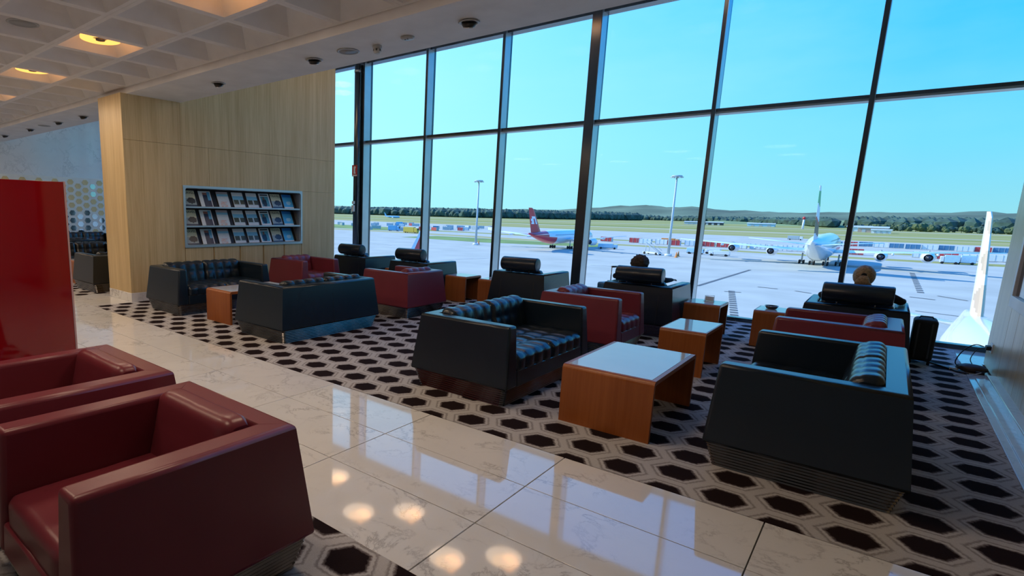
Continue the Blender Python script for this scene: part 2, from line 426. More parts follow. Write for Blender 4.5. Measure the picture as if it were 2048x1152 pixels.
# ring lamps
def ring_lamp_proto():
    r = empty('ring_lamp')
    b = MB(); n = 36; vs = []; fs = []
    for k in range(n):
        a = 2*PI*k/n; c, s = math.cos(a), math.sin(a)
        vs += [(.215*c, .215*s, .012), (.215*c, .215*s, -.012), (.095*c, .095*s, -.012), (.095*c, .095*s, .012)]
    for k in range(n):
        for q in range(4): fs.append((k*4+q, k*4+(q+1) % 4, ((k+1) % n)*4+(q+1) % 4, ((k+1) % n)*4+q))
    b.add(vs, fs); obj('glow_ring', b, 'ring', r)
    obj('hub', MB().lathe([(.05, -.02), (.05, .03), (.02, .16)], 16), 'darkgrey', r)
    ar = MB().tube([(.03, 0, .005), (.11, 0, .013)], .006, 5).mesh('bracket', 'darkgrey')
    for a in (0, 2*PI/3, 4*PI/3): link('bracket', ar, r, rot=(0, 0, a))
    return r
ring0 = ring_lamp_proto(); ring_used = [False]
LD = bpy.data.lights.new('ring_light', 'AREA'); LD.shape = 'DISK'; LD.size = .70; LD.energy = LAMP_W; LD.color = LAMP_COL
LDH = bpy.data.lights.new('high_ring_light', 'AREA'); LDH.shape = 'DISK'; LDH.size = .70; LDH.energy = 2.2; LDH.color = LAMP_COL
n_lamp = [0]
LH = bpy.data.lights.new('coffer_glow', 'POINT'); LH.energy = 2.4; LH.shadow_soft_size = .17; LH.color = (1, .40, .14)
def ring_lamp(x, y, z, label, group):
    if not ring_used[0]: r = ring0; ring_used[0] = True; r.location = (x, y, z)
    else: r = dup(ring0, None, (x, y, z))
    tag(r, label, 'lamp', group)
    # lamps the frame shows keep a plain name; those over the camera, past the frame or behind the soffit are off screen
    n_lamp[0] += 1; end = '' if (z < 4 and y > 2 and x < -4) else '_offscreen'
    l = bpy.data.objects.new(f'ring_light_{n_lamp[0]}{end}', LD if z < 4 else LDH); COL.objects.link(l); l.parent = r; l.location = (0, 0, -.092)
    g = bpy.data.objects.new(f'ring_glow_{n_lamp[0]}{end}', LH); COL.objects.link(g); g.parent = r; g.location = (.14, 0, -.03)
for i in range(7):
    for y in (ys_c[1], ys_c[4]):
        lab = 'warm glowing ring lamp in a coffer of the low walkway ceiling'
        ring_lamp(CX0+.4+2.4*(1-i), y, Z_RIB+.085, lab, 'ring lamps of the low ceiling')
for i in range(5):
    for y, dx in ((8.3, 0), (9.1, .8)):
        ring_lamp(CX0+.4+dx+2.4*(1-i)-.8, y, Z_UP+.085, 'warm glowing ring lamp in the high ceiling by the glass', 'ring lamps of the high ceiling')
# ---- window wall
win = struct(empty('window_1'), 'full height glass wall with dark mullions looking onto the airport apron', 'window')
mull_x = [(-19.3, .05), (-17.4, .05), (-15.5, .05), (-13.6, .05), (-11.7, .05), (-9.78, .12), (-7.84, .05), (-5.99, .05), (-4.255, .165), (-2.268, .05), (-.43, .055), (1.42, .05), (3.3, .05)]
mxs = []
for x, w in mull_x:
    d0 = 10.07 if w < .1 else 10.06
    mu = box('mullion', (x, d0, 0), (x+w, 10.36, Z_UP), 'mull', win, .004)
    box('mullion_trim', (x+w-.003, d0+.012, 0), (x+w+.005, 10.285, Z_UP), 'mull_alu', mu)
    mxs.append((x, x+w))
TZ0, TZ1 = 3.175, 3.25
for (a, b) in zip(mxs[:-1], mxs[1:]):
    t_ = box('transom', (a[1], 10.13, TZ0+.03), (b[0], 10.34, TZ1), 'mull', win)
    box('transom_lip', (a[1], 10.135, TZ0), (b[0], 10.33, TZ0+.03), 'mull_lip', t_)
    box('pane', (a[1], 10.285, .06), (b[0], 10.297, TZ0), 'glass', win)
    box('pane', (a[1], 10.285, TZ1), (b[0], 10.297, Z_UP-.04), 'glass', win)
    box('sill', (a[1], 10.2, -.02), (b[0], 10.34, .06), 'mull', win)
    box('head', (a[1], 10.15, Z_UP-.045), (b[0], 10.36, Z_UP+.02), 'mull', win)
box('spandrel', (X_FAR-.3, 10.30, -1.2), (X_R+.3, 10.42, -.02), 'mull', win)
box('spandrel', (X_FAR-.3, 10.30, Z_UP+.02), (X_R+.3, 10.5, Z_UP+.5), 'wall_white', win)
# ---- partition wall with the wood pillar and the magazine niche
wp = struct(empty('wall_middle'), 'pale oak veneer partition wall with pillar and recessed magazine rack', 'wall')
PX = -9.2; PB = -10.06
RY0, RY1, RZ0, RZ1 = 5.05, 7.74, .875, 1.955
def wpanel(y0, y1, z0, z1, x0=PB, x1=PX, name='wood_panel'):
    box(name, (x0, y0+.002, z0+.0015), (x1, y1-.002, z1-.0015), 'wood_wall', wp, .002, seg=1)
wpanel(4.06, 5.05, .15, 2.63, x1=PX+.004); wpanel(4.06, 5.05, 2.63, 3.335, x1=PX+.004)
wpanel(5.05, 5.58, RZ1, 2.63); wpanel(5.58, 8.69, RZ1, 2.63)
wpanel(5.05, 8.69, 2.63, Z_UP+.2)
wpanel(7.74, 8.69, .15, RZ1)
for i, (a, b) in enumerate([(5.05, 5.63), (5.63, 6.2), (6.2, 6.75), (6.75, 7.27), (7.27, 7.74)]):
    wpanel(a+.011, b-.011, .15, RZ0, name='cabinet_door')
box('pillar_front', (PB, 4.056, .15), (PX+.002, 4.0615, 3.335), 'wood_wall', wp)
box('cabinet_carcass', (PB, 5.05, .15), (PX-.03, 7.74, RZ0), 'wood_wall', wp)
box('core', (PB, 5.05, RZ0), (-9.6, 7.74, RZ1), 'rack_dark', wp)
box('marble_plinth', (PB, 4.05, 0), (PX+.012, 5.05, .15), 'marble', wp, .004)
box('marble_plinth', (PB, 5.05, 0), (PX+.006, 8.69, .15), 'marble', wp, .004)
# ---- other walls
wl = struct(box('wall_left', (X_FAR-.3, Y_BACK, 0), (X_FAR, 10.4, 3.9), 'marble_wall'), 'far white marble end wall above a hexagon lattice panel')
box('marble_slab', (X_FAR-.3, 4.15, 3.9), (X_FAR, 10.4, Z_UP+.4), 'marble_wall', wl)
box('lattice_backing', (X_FAR, 3.4, 0), (X_FAR+.03, 10.0, 2.42), 'lattice', wl)
hx = MB(); hv = []
for zz in (0, .012):
    for k in range(6): hv.append((zz, .098*math.cos(k*PI/3), .084*math.sin(k*PI/3)*1.1))
hx.add(hv, [tuple(reversed(range(6))), tuple(range(6, 12))]+[(k, (k+1) % 6, 6+(k+1) % 6, 6+k) for k in range(6)])
hx_g = hx.mesh('hexagon_tile', 'gold'); hx_m = hx.mesh('hexagon_tile', 'mirror')
for c in range(16):
    for r in range(10):
        y = 4.6+c*.2235; z = 2.28-r*.242-(c % 2)*.121
        if z < .2: continue
        low = z < 1.35 and random.random() < .75 or random.random() < .08
        link('hexagon_tile', hx_m if low else hx_g, wl, (X_FAR+.03, y, z))
struct(box('wall_back', (X_FAR-.3, Y_BACK-.3, 0), (X_R+.3, Y_BACK, 3.9), 'wall_white'), 'plain white back wall of the lounge')
struct(box('wall_side', (X_R, Y_BACK, 0), (X_R+.3, 10.4, Z_UP+.4), 'wall_white'), 'plain white side wall beyond the oak wall')
wr = struct(empty('wall_right'), 'oak panelled wall end beside the glass with a black screen', 'wall')
for a, b in [(3.45, 4.6), (4.6, 5.75), (5.75, 6.9), (6.9, 7.38), (7.38, 7.84), (7.84, 8.3)]:
    box('wood_panel', (1.01, a+.004, .07), (1.35, b-.004, .80), 'wood_right', wr, .002, seg=1)
box('wood_panel', (1.01, 8.304, .02), (1.35, 9.3, Z_UP+.2), 'wood_right', wr, .002, seg=1)
box('wood_panel', (1.01, 3.45, .80), (1.35, 7.2, Z_UP+.2), 'wood_right', wr, .002, seg=1)
box('wood_panel', (1.01, 7.2, 1.75), (1.35, 8.3, Z_UP+.2), 'wood_right', wr, .002, seg=1)
box('core', (1.04, 3.45, 0), (1.36, 9.29, Z_UP+.2), 'wood_right', wr)
sc_ = tag(empty('wall_screen', (1.01, 7.75, 1.27)), 'black display screen in a pale frame set in the oak wall', 'screen')
box('screen_glass', (-.005, -.46, -.36), (.02, .46, .40), 'screen', sc_)
for a, b in [((-.03, -.55, -.47), (.03, .548, -.36)), ((-.03, -.55, .40), (.03, .548, .48)), ((-.03, -.55, -.36), (.03, -.46, .40)), ((-.03, .46, -.36), (.03, .548, .40))]:
    box('screen_frame', a, b, 'white', sc_, .004)
# ---- red partition
rp = thing('red_partition', 'glossy red glass partition screen behind the red armchairs', 'partition', (-5.1, 1.75, 0))
for i, (a, b) in enumerate([(-1.0, 0), (-2.0, -1.0), (-3.0, -2.0)]):
    box('glass_panel', (-.05, a+.003, .02), (0, b-.003-(.012 if i == 0 else 0), 1.775), 'red_panel', rp, .002, seg=1)
box('edge_strip', (-.052, -.014, .02), (.002, .0, 1.778), 'red_edge', rp)
box('foot_rail', (-.08, -3.0, 0), (.03, 0, .022), 'darkgrey', rp)

# ================================================================ FURNITURE
ZB, ZT = .16, .685
def profile_cushion(path, w, nv, cells, amp, nper=6, er=.03):
    """path: list of (x, z, nx, nz, s) ; puffed cells along s (cell length) and across the width"""
    b = MB(); NV = nv*nper; rows = len(path); vs = []
    for (x, z, nx, nz, s) in path:
        for j in range(NV+1):
            t = j/NV; y = -w/2 + w*t
            pu = abs(math.sin(PI*t*nv))**.45 * abs(math.sin(PI*s/cells))**.45
            d = max(0, abs(y)-(w/2-er))/er
            off = amp*pu - er*(1-math.sqrt(max(0, 1-d*d)))*.8
            vs.append((x+nx*off, y, z+nz*off))
    fs = []
    W = NV+1
    for i in range(rows-1):
        for j in range(NV): fs.append((i*W+j, i*W+j+1, (i+1)*W+j+1, (i+1)*W+j))
    b.add(vs, fs, smooth=True)
    b.add([], [])
    b.f.append(tuple(i*W for i in range(rows))); b.mi.append(0); b.sm.append(False)
    b.f.append(tuple(i*W+NV for i in reversed(range(rows)))); b.mi.append(0); b.sm.append(False)
    b.f.append(tuple([j for j in range(W)] + [(rows-1)*W+j for j in reversed(range(W))])); b.mi.append(0); b.sm.append(False)
    return b
def poly_path(pts, step=.018):
    """pts with rounded corners (x,z,r) -> sampled (x,z,nx,nz,s); normal is to the left of travel"""
    P = []
    for i, (x, z, r) in enumerate(pts):
        p = Vector((x, z))
        if r == 0 or i in (0, len(pts)-1): P.append(p); continue
        a = Vector(pts[i-1][:2]); c = Vector(pts[i+1][:2])
        d1 = (a-p).normalized(); d2 = (c-p).normalized(); ang = d1.angle(d2); k = r/math.tan(ang/2)
        q1 = p+d1*k; q2 = p+d2*k; cen = p+(d1+d2).normalized()*(r/math.sin(ang/2))
        v1 = q1-cen; v2 = q2-cen
        for t in range(7):
            u = t/6; v = (v1*(1-u)+v2*u).normalized()*r; P.append(cen+v)
    Q = [P[0]]
    for a, c in zip(P[:-1], P[1:]):
        n = max(1, int((c-a).length/step))
        for k in range(1, n+1): Q.append(a.lerp(c, k/n))
    out = []; s = 0
    for i, p in enumerate(Q):
        d = (Q[min(i+1, len(Q)-1)]-Q[max(i-1, 0)]).normalized()
        if i: s += (p-Q[i-1]).length
        out.append((p.x, p.y, -d.y, d.x, s))
    return out
def seat_cushion(w, nv, amp, cells):
    # from back to front over the top, then down the front: left normal of +x travel is +z
    return profile_cushion(poly_path([(-.30, .425, 0), (.475, .425, .045), (.475, .295, 0)]), w, nv, cells, amp)
def back_cushion(w, nv, amp, cells, ztop=.70):
    # from the seat up the front face, over the top and to the rear: travel +z has left normal -x, so run the other way round and flip
    pth = poly_path([(-.31, ztop-.07, 0), (-.31, ztop, .035), (-.19, ztop, .055), (-.12, .41, 0)])
    return profile_cushion(pth, w, nv, cells, amp)
def base_ring(L):
    b = MB(); rings = []; n = 15
    for i in range(n+1):
        t = i/n; z = .004+t*.158
        o = .042*(1-t) + (.006 if i % 2 else 0)
        hx_, hy = .485-o, L/2-.015-o; c = .035; ring = []
        for sx, sy, a0 in ((1, 1, 0), (-1, 1, PI/2), (-1, -1, PI), (1, -1, 1.5*PI)):
            for q in range(4):
                a = a0+q*PI/6; ring.append((sx*(hx_-c)+c*math.cos(a), sy*(hy-c)+c*math.sin(a), z))
        rings.append(ring)
    b.loft(rings, smooth=False); return b
def lounge_seat(name, L, seats, leather, seam, headrest=False, plain=False, tuft=True):
    r = empty(name)
    hy, ti, aw, bw = L/2, .06, .125, .13
    yo = hy-ti; yi = yo-aw; xb, xbt = -.5, -.44; xbi = xbt+bw; xf, xft = .5, .465
    for s in (1, -1):
        c = [(xb, s*hy, ZB), (xf, s*hy, ZB), (xf, s*yi, ZB), (xbi, s*yi, ZB), (xbt, s*yo, ZT), (xft, s*yo, ZT), (xft, s*yi, ZT), (xbi, s*yi, ZT)]
        obj('arm', MB().hexa(c), leather, r, .022, seg=3, skip=lambda e: all(abs(v.co.x-xbi) < .2 and v.co.x < xbi+.01 for v in e.verts) and abs(e.verts[0].co.y-e.verts[1].co.y) > .02)
    c = [(xb, -hy, ZB), (xbi, -yi, ZB), (xbi, yi, ZB), (xb, hy, ZB), (xbt, -yo, ZT), (xbi, -yi, ZT), (xbi, yi, ZT), (xbt, yo, ZT)]
    back = obj('backrest', MB().hexa(c), leather, r, .022, seg=3, skip=lambda e: abs(e.verts[0].co.x-e.verts[1].co.x) > .03 and abs(e.verts[0].co.y-e.verts[1].co.y) > .02)
    if seats == 2:
        box('seam', (xb-.004, -.004, ZB+.01), (xb+.02, .004, ZB+.02), seam, back)
        obj('seam', MB().hexa([(xb-.0015, -.003, ZB+.01), (xb+.01, -.003, ZB+.01), (xb+.01, .003, ZB+.01), (xb-.0015, .003, ZB+.01), (xbt-.0015, -.003, ZT-.02), (xbt+.01, -.003, ZT-.02), (xbt+.01, .003, ZT-.02), (xbt-.0015, .003, ZT-.02)]), seam, back)
    obj('front_rail', MB().hexa([(.30, -yi+.001, ZB), (xf-.003, -yi+.001, ZB), (xf-.003, yi-.001, ZB), (.30, yi-.001, ZB), (.30, -yi+.001, .30), (.488, -yi+.001, .30), (.488, yi-.001, .30), (.30, yi-.001, .30)]), leather, r, .012)
    box('seat_deck', (xbi-.01, -yi-.004, ZB+.01), (.31, yi+.004, .30), leather, r)
    cw = (2*yi)/seats; amp = .004 if plain else .020; nv = 2 if plain else 4; cells = .40 if plain else .19
    smb = seat_cushion(cw-.004, nv, amp, cells).mesh('seat_cushion', leather)
    bmb = back_cushion(cw-.004, nv, amp*.9, .30 if plain else .155, .715).mesh('back_cushion', leather)
    for k in range(seats):
        y = -yi+cw*(k+.5)
        link('seat_cushion', smb, r, (0, y, 0)); link('back_cushion', bmb, r, (0, y, 0))
    obj('base', base_ring(L), 'steel', r)
    if headrest:
        h = MB(); R_ = .108; hl = .30
        h.lathe([(R_-.02, -hl), (R_-.006, -hl+.004), (R_, -hl+.018), (R_, hl-.018), (R_-.006, hl-.004), (R_-.02, hl)], 28, 'y')
        hr = obj('headrest', h, leather, r, loc=(-.385, 0, .815))
        for s in (-1, 1):
            obj('headrest_rod', MB().tube([(-.385, s*.16, ZT-.03), (-.385, s*.16, .76)], .008, 8), 'chrome', r)
        for s in (-1, 1):
            obj('seam', MB().hexa([(xb-.0015, s*(yi-.03)-.003, ZB+.01), (xb+.01, s*(yi-.03)-.003, ZB+.01), (xb+.01, s*(yi-.03)+.003, ZB+.01), (xb-.0015, s*(yi-.03)+.003, ZB+.01), (xbt-.0015, s*(yi-.03)-.003, ZT-.02), (xbt+.01, s*(yi-.03)-.003, ZT-.02), (xbt+.01, s*(yi-.03)+.003, ZT-.02), (xbt-.0015, s*(yi-.03)+.003, ZT-.02)]), seam, back)
    return r
def place(proto, x, y, rz, label, cat, group=None, _u=set()):
    if proto.name not in _u: _u.add(proto.name); o = proto; o.location = (x, y, 0); o.rotation_euler = (0, 0, rz)
    else: o = dup(proto, None, (x, y, 0), rz)
    return tag(o, label, cat, group)
E_, W_, N_, S_ = 0, PI, PI/2, -PI/2        # facing +X, -X, +Y (glass), -Y
sofaN = lounge_seat('two_seat_sofa', 1.70, 2, 'leather_navy', 'seam')
chairR = lounge_seat('armchair', 1.0, 1, 'leather_red', 'seam_red')
chairRP = lounge_seat('armchair', 1.0, 1, 'leather_red', 'seam_red', plain=True)
chairH = lounge_seat('headrest_armchair', 1.0, 1, 'leather_navy', 'seam', headrest=True)
sofaB = lounge_seat('two_seat_sofa', 1.70, 2, 'leather_black', 'seam')
chairB = lounge_seat('armchair', 1.0, 1, 'leather_black', 'seam')
GS = 'dark navy two seat sofas'; GR = 'red leather armchairs'
place(sofaN, -8.0, 4.82, E_, 'dark navy tufted two seat sofa backing onto the magazine rack wall', 'sofa', GS)
place(sofaN, -5.61, 4.85, W_, 'dark navy two seat sofa facing the magazine rack wall across a low table', 'sofa', GS)
place(sofaN, -2.63, 4.80, E_, 'dark navy tufted sofa facing the large low oak table by the walkway', 'sofa', GS)
place(sofaN, -.22, 4.83, W_, 'dark navy two seat sofa nearest the oak wall end, backing onto it', 'sofa', GS)
place(chairR, -8.05, 6.84, E_, 'dark red tufted armchair below the magazine rack', 'armchair', GR)
place(chairR, -5.64, 6.86, W_, 'dark red armchair facing the magazine rack wall, beside a navy sofa', 'armchair', GR)
place(chairR, -2.57, 6.76, E_, 'dark red tufted armchair facing the small low oak table', 'armchair', GR)
place(chairR, -.22, 6.86, W_, 'dark red armchair behind the ponytailed person, backing onto the oak wall end', 'armchair', GR)
place(chairRP, -2.22, 1.02, S_, 'red leather armchair beside the walkway, nearer end of the pair by the red partition', 'armchair', GR)
place(chairRP, -3.32, 1.04, S_, 'red leather armchair standing between the red partition and another red armchair', 'armchair', GR)
GH = 'navy armchairs with bolster headrests facing the glass'
for x, y, lab in ((-7.95, 8.38, 'navy armchair with bolster headrest at the end of the oak partition wall'),
                  (-6.44, 8.40, 'navy armchair with bolster headrest, its right side beside two small oak tables'),
                  (-4.23, 8.42, 'empty navy armchair with bolster headrest in front of the thick mullion'),
                  (-2.43, 8.41, 'navy armchair with bolster headrest holding the curly haired person'),
                  (-.16, 8.37, 'navy armchair with bolster headrest holding the ponytailed person')):
    place(chairH, x, y, N_, lab, 'armchair', GH)
GB = 'black seats beyond the oak pillar'
place(sofaB, -11.02, 4.80, W_, 'black two seat sofa just beyond the oak pillar', 'sofa', GB)
place(sofaB, -13.6, 4.85, E_, 'black two seat sofa facing another black sofa beyond the oak pillar', 'sofa', GB)
place(sofaB, -18.6, 6.85, E_, 'black tufted two seat sofa against the hexagon lattice wall', 'sofa', GB)
place(chairB, -15.9, 5.5, W_, 'black armchair in front of the hexagon lattice wall', 'armchair', GB)
place(chairB, -11.02, 6.9, W_, 'black armchair beyond the oak pillar, beside a black sofa', 'armchair', GB)
place(chairB, -13.6, 6.9, E_, 'black armchair in the far seating group, facing the oak pillar', 'armchair', GB)
# ---- tables
def table(x0, x1, y0, y1, label, h=.46, th=.032, group='oak waterfall tables'):
    r = thing('side_table', label, 'table', ((x0+x1)/2, (y0+y1)/2, 0), 0, group)
    w, l = (x1-x0)/2, (y1-y0)/2; rad = .035
    def arc(s, ro):   # corner arc around (s*(l-rad), h-rad)
        return [(s*(l-rad)+s*ro*math.sin(a), h-rad+ro*math.cos(a)) for a in [i*PI/10 for i in range(6)]]
    for s in (-1, 1):
        b = MB()
        b.box((-w, min(s*l, s*(l-th)), 0), (w, max(s*l, s*(l-th)), h-rad))
        obj('leg_panel', b, 'wood_table', r, .0015, seg=1)
    out = [(-l, h-rad)] + list(reversed(arc(-1, rad))) [1:] + arc(1, rad)
    out = list(reversed(arc(-1, rad))) + arc(1, rad)
    inn = [(l-th, h-rad), (l-th-.004, h-th), (-l+th+.004, h-th), (-l+th, h-rad)]
    poly = out+inn; n = len(poly)
    vs = [(-w, y, z) for y, z in poly]+[(w, y, z) for y, z in poly]
    fs = [tuple(range(n)), tuple(range(2*n-1, n-1, -1))]+[(k, (k+1) % n, n+(k+1) % n, n+k) for k in range(n)]
    obj('table_top', MB().add(vs, fs), 'wood_table', r)
    box('stone_inlay', (-w+.03 if w > .25 else -w+.012, -l+.04, h-.01), (w-.03 if w > .25 else w-.012, l-.04, h+.002), 'stone_top', r, .001, seg=1)
    return r
table(-1.73, -1.06, 4.08, 5.22, 'large low oak waterfall table with white stone top beside the walkway')
table(-1.63, -1.20, 6.22, 7.02, 'small oak waterfall table with white stone top between two red armchairs')
table(-1.93, -1.50, 8.38, 8.92, 'small oak table beside the curly haired person, with a card holder on it')
table(-1.13, -.70, 8.38, 8.92, 'small oak table beside the ponytailed person, with a glass dish on it')
table(-5.90, -5.46, 8.38, 8.90, 'small oak table right beside a bolster headrest armchair, open side showing')
table(-5.20, -4.78, 8.38, 8.90, 'small oak table tucked against the empty bolster headrest armchair')
table(-7.42, -6.98, 8.42, 8.95, 'small oak table between two bolster headrest armchairs near the oak partition')
table(-7.10, -6.50, 4.20, 5.34, 'low oak table between the two navy sofas by the magazine rack')
table(-12.6, -12.0, 4.20, 5.34, 'low oak table between the black sofas beyond the pillar')
# ---- things on tables
ch = thing('card_holder', 'small chrome card holder standing on an oak side table', 'card holder', (-1.70, 8.72, .462))
obj('stand', MB().tube([(-.055, 0, .004), (-.055, 0, .075), (.055, 0, .085), (.055, 0, .004)], .004, 6), 'chrome', ch)
box('card', (-.05, -.002, .006), (.05, .002, .068), 'paper', ch); box('foot', (-.065, -.03, 0), (.065, .03, .005), 'chrome', ch, .001)
gd = thing('glass_dish', 'small dark glass dish on an oak side table', 'dish', (-.98, 8.65, .462))
obj('bowl', MB().lathe([(.035, 0), (.055, .006), (.075, .04), (.07, .042), (.05, .012), (.02, .01)], 20), 'darkgrey', gd)
obj('rim', MB().lathe([(.076, .038), (.078, .043), (.07, .043)], 20, cap=False), 'chrome', gd)

# ---------------------------------------------------------------- magazine rack
rk = thing('magazine_rack', 'recessed steel magazine rack with three shelves in the oak wall', 'rack', (PX, (RY0+RY1)/2, RZ0))
hw, hh = (RY1-RY0)/2, RZ1-RZ0
def frame_ring(o, r_):
    pts = []
    for sy, sz, a0 in ((1, 1, 0), (-1, 1, PI/2), (-1, -1, PI), (1, -1, 1.5*PI)):
        for q in range(5):
            a = a0+q*PI/8; pts.append((sy*(hw-o-r_)+r_*math.cos(a), hh/2+sz*(hh/2-o-r_)+r_*math.sin(a)))
    return pts
b = MB(); rings = []
for x, o, r_ in ((-.02, -.004, .012), (.022, -.004, .012), (.022, .038, .05), (-.02, .046, .045), (-.30, .046, .045)):
    rings.append([(x, y, z) for y, z in frame_ring(o, r_)])
b.loft(rings, smooth=False, cap=False); obj('frame', b, 'frame_steel', rk)
shelf_z = [.036, .385, .725]
for z in shelf_z[1:]:
    box('shelf', (-.32, -hw+.045, z-.032), (.012, hw-.045, z), 'frame_steel', rk, .004)
box('shelf', (-.32, -hw+.05, .02), (-.02, hw-.05, .036), 'frame_steel', rk)
for z in shelf_z:
    obj('display_back', MB().hexa([(-.12, -hw+.05, z), (-.10, -hw+.05, z), (-.10, hw-.05, z), (-.12, hw-.05, z), (-.26, -hw+.05, z+.30), (-.24, -hw+.05, z+.30), (-.24, hw-.05, z+.30), (-.26, hw-.05, z+.30)]), 'rack_dark', rk)
def cover_colors(kind, nx, ny):
    rnd = random.Random(kind*13+5); out = []
    for j in range(ny):
        for i in range(nx):
            u = (i+.5)/nx; v = (j+.5)/ny; j_ = rnd.uniform(-.03, .03)
            if kind == 0:    # cream sky over dark rock and water
                c = (.62, .60, .42) if v > .48 else (.30, .36, .34)
                if .12 < v < .55 and (u-.62)**2/.12+(v-.36)**2/.035 < 1: c = (.035, .045, .05)
                if v < .12: c = (.03, .06, .10)
            elif kind == 1:  # white with two navy photo columns
                c = (.66, .74, .76)
                if .34 < u < .66 and v < .9: c = (.03, .05, .09) if v < .75 else (.25, .12, .10)
                if .70 < u < .96 and v < .95: c = (.10, .36, .55) if v > .4 else (.02, .04, .08)
                if u > .96: c = (.75, .8, .8)
            elif kind == 2:  # pale beach
                c = (.46, .40, .42) if v > .85 else ((.22, .48, .62) if v > .68 else (.60, .66, .68))
                if v < .35 and abs(u-.45) < .28: c = (.62, .42, .36) if rnd.random() < .5 else (.55, .58, .60)
            elif kind == 3:  # white masthead, blue sky, trees
                c = (.70, .74, .78) if v > .74 else ((.20, .50, .68) if v > .52 else (.45, .55, .56))
                if .22 < v < .48 and (abs(u-.3) < .22 or abs(u-.8) < .17): c = (.05, .07, .045)
                if v < .16: c = (.62, .66, .68)
            elif kind == 4:  # teal photo with a dark figure in a white border
                c = (.72, .78, .76)
                if .1 < u < .9 and .1 < v < .8: c = (.08, .30, .38)
                if (u-.42)**2/.05+(v-.36)**2/.08 < 1 and .1 < v: c = (.012, .03, .04)
                if (u-.40)**2+(v-.64)**2 < .012: c = (.16, .10, .075)
                if .86 < v < .94 and .12 < u < .88: c = (.05, .06, .07)
            else:            # blue
                c = (.03, .22, .58) if v > .82 else (.07, .42, .72)
                if v < .5 and (u-.55)**2/.06+(v-.38)**2/.02 < 1: c = (.32, .60, .78)
                if v < .1: c = (.66, .70, .66)
            out.append(tuple(max(0, min(.85, x*1.2)*(1+j_)) for x in c))
    return out
def text_mesh(body, size, mat, extrude=.0006):
    cu = bpy.data.curves.new('lettering', 'FONT'); cu.body = body; cu.size = size; cu.extrude = extrude; cu.align_x = 'CENTER'; cu.align_y = 'CENTER'
    o = bpy.data.objects.new('lettering_tmp', cu); COL.objects.link(o)
    dg = bpy.context.evaluated_depsgraph_get(); me = bpy.data.meshes.new_from_object(o.evaluated_get(dg))
    bpy.data.objects.remove(o); me.materials.clear(); me.materials.append(M[mat]); return me
TRAVEL = text_mesh('TRAVEL', .068, 'ink')
mag_me = []
MW, MH = .245, .305
for kind in range(6):
    nx, ny = 16, 20; b = MB(); vs = []; fs = []
    for j in range(ny+1):
        for i in range(nx+1): vs.append((0, -MW/2+MW*i/nx, MH*j/ny))
    for j in range(ny):
        for i in range(nx): q = j*(nx+1)+i; fs.append((q, q+1, q+nx+2, q+nx+1))
    b.add(vs, fs)
    mag_me.append(b.mesh('cover', 'print', colors=cover_colors(kind, nx, ny)))
page_me = MB().box((-.008, -MW/2+.001, .001), (-.0006, MW/2-.001, MH-.001)).mesh('pages', 'paper')
mag_desc = ['TRAVEL magazine with dark rock', 'white magazine with navy photo columns', 'pale beach cover magazine', 'magazine with trees under blue sky',
            'magazine with trees under blue sky', 'white bordered magazine with dark figure', 'TRAVEL magazine with dark rock', 'bright blue cover magazine']
kinds = [0, 1, 2, 3, 3, 4, 0, 5]
slots = [.135, .465, .82, 1.16, 1.47, 1.785, 2.06, 2.36]
shelf_n = ['bottom', 'middle', 'top']
for si, z in enumerate(shelf_z):
    for c in range(8):
        y = RY0+.05+slots[c]+MW/2-.10 + random.uniform(-.012, .012)
        extra = {0: ', pillar end', 6: ', glass end', 3: ', towards the pillar', 4: ', towards the glass'}.get(c, '')
        m = thing('magazine', f'{mag_desc[c]} on the {shelf_n[si]} rack shelf{extra}', 'magazine', (PX-.082, y, RZ0+z+.001), 0, 'magazines in the wall rack')
        m.rotation_euler = (random.uniform(-.015, .015), -.43, 0)
        link('cover', mag_me[kinds[c]], m); link('pages', page_me, m)
        if kinds[c] == 0: link('masthead', TRAVEL, m, (.0008, 0, MH-.045), (PI/2, 0, PI/2))

# ---------------------------------------------------------------- ceiling fittings
def downlight(x, y, z, label):
    r = thing('downlight', label, 'downlight', (x, y, z), 0, 'gimbal downlights of the soffit')
    obj('trim_ring', MB().lathe([(.085, 0), (.100, -.008), (.080, -.016), (.07, 0)], 24, cap=False), 'fitting', r)
    obj('gimbal', MB().lathe([(.068, .0), (.062, -.03), (.05, -.045), (.0, -.048)], 20), 'black', r, rot=(.35, .25, 0), loc=(0, 0, -.004))
    obj('bezel', MB().lathe([(.05, -.002), (.054, -.008), (.046, -.008)], 20, cap=False), 'chrome', r, rot=(.35, .25, 0), loc=(0, 0, -.042))
for x in (-7.31, -5.27, -3.12, -1.0, -12.23, -13.6, -15.46, -17.5):
    downlight(x, 4.63, Z_SOF, 'black gimbal downlight in a white ring recessed in the white soffit')
def disc_speaker(x, y, z, label, group=None, r0=.125):
    r = thing('ceiling_speaker', label, 'speaker', (x, y, z), 0, group)
    obj('rim', MB().lathe([(r0, 0), (r0+.004, -.006), (r0-.02, -.010), (r0-.024, 0)], 28, cap=False), 'fitting', r)
    obj('grille', MB().lathe([(r0-.022, -.001), (r0-.022, -.006), (.0, -.007)], 28), 'grey', r)
disc_speaker(-4.70, 4.63, Z_SOF, 'round grey speaker grille in the soffit')
disc_speaker(-14.5, 4.63, Z_SOF, 'round grey speaker grille in the soffit beyond the pillar')
disc_speaker(-7.10, 2.14, Z_RIB+.06, 'round grey speaker grille hanging in a ceiling coffer', r0=.15)
box('speaker_hanger', (-.02, -.02, .0), (.02, .02, .20), 'darkgrey', bpy.data.objects['ceiling_speaker.002'])
sd = thing('smoke_detector', 'white domed smoke detector under the soffit', 'smoke detector', (-4.31, 4.68, Z_SOF))
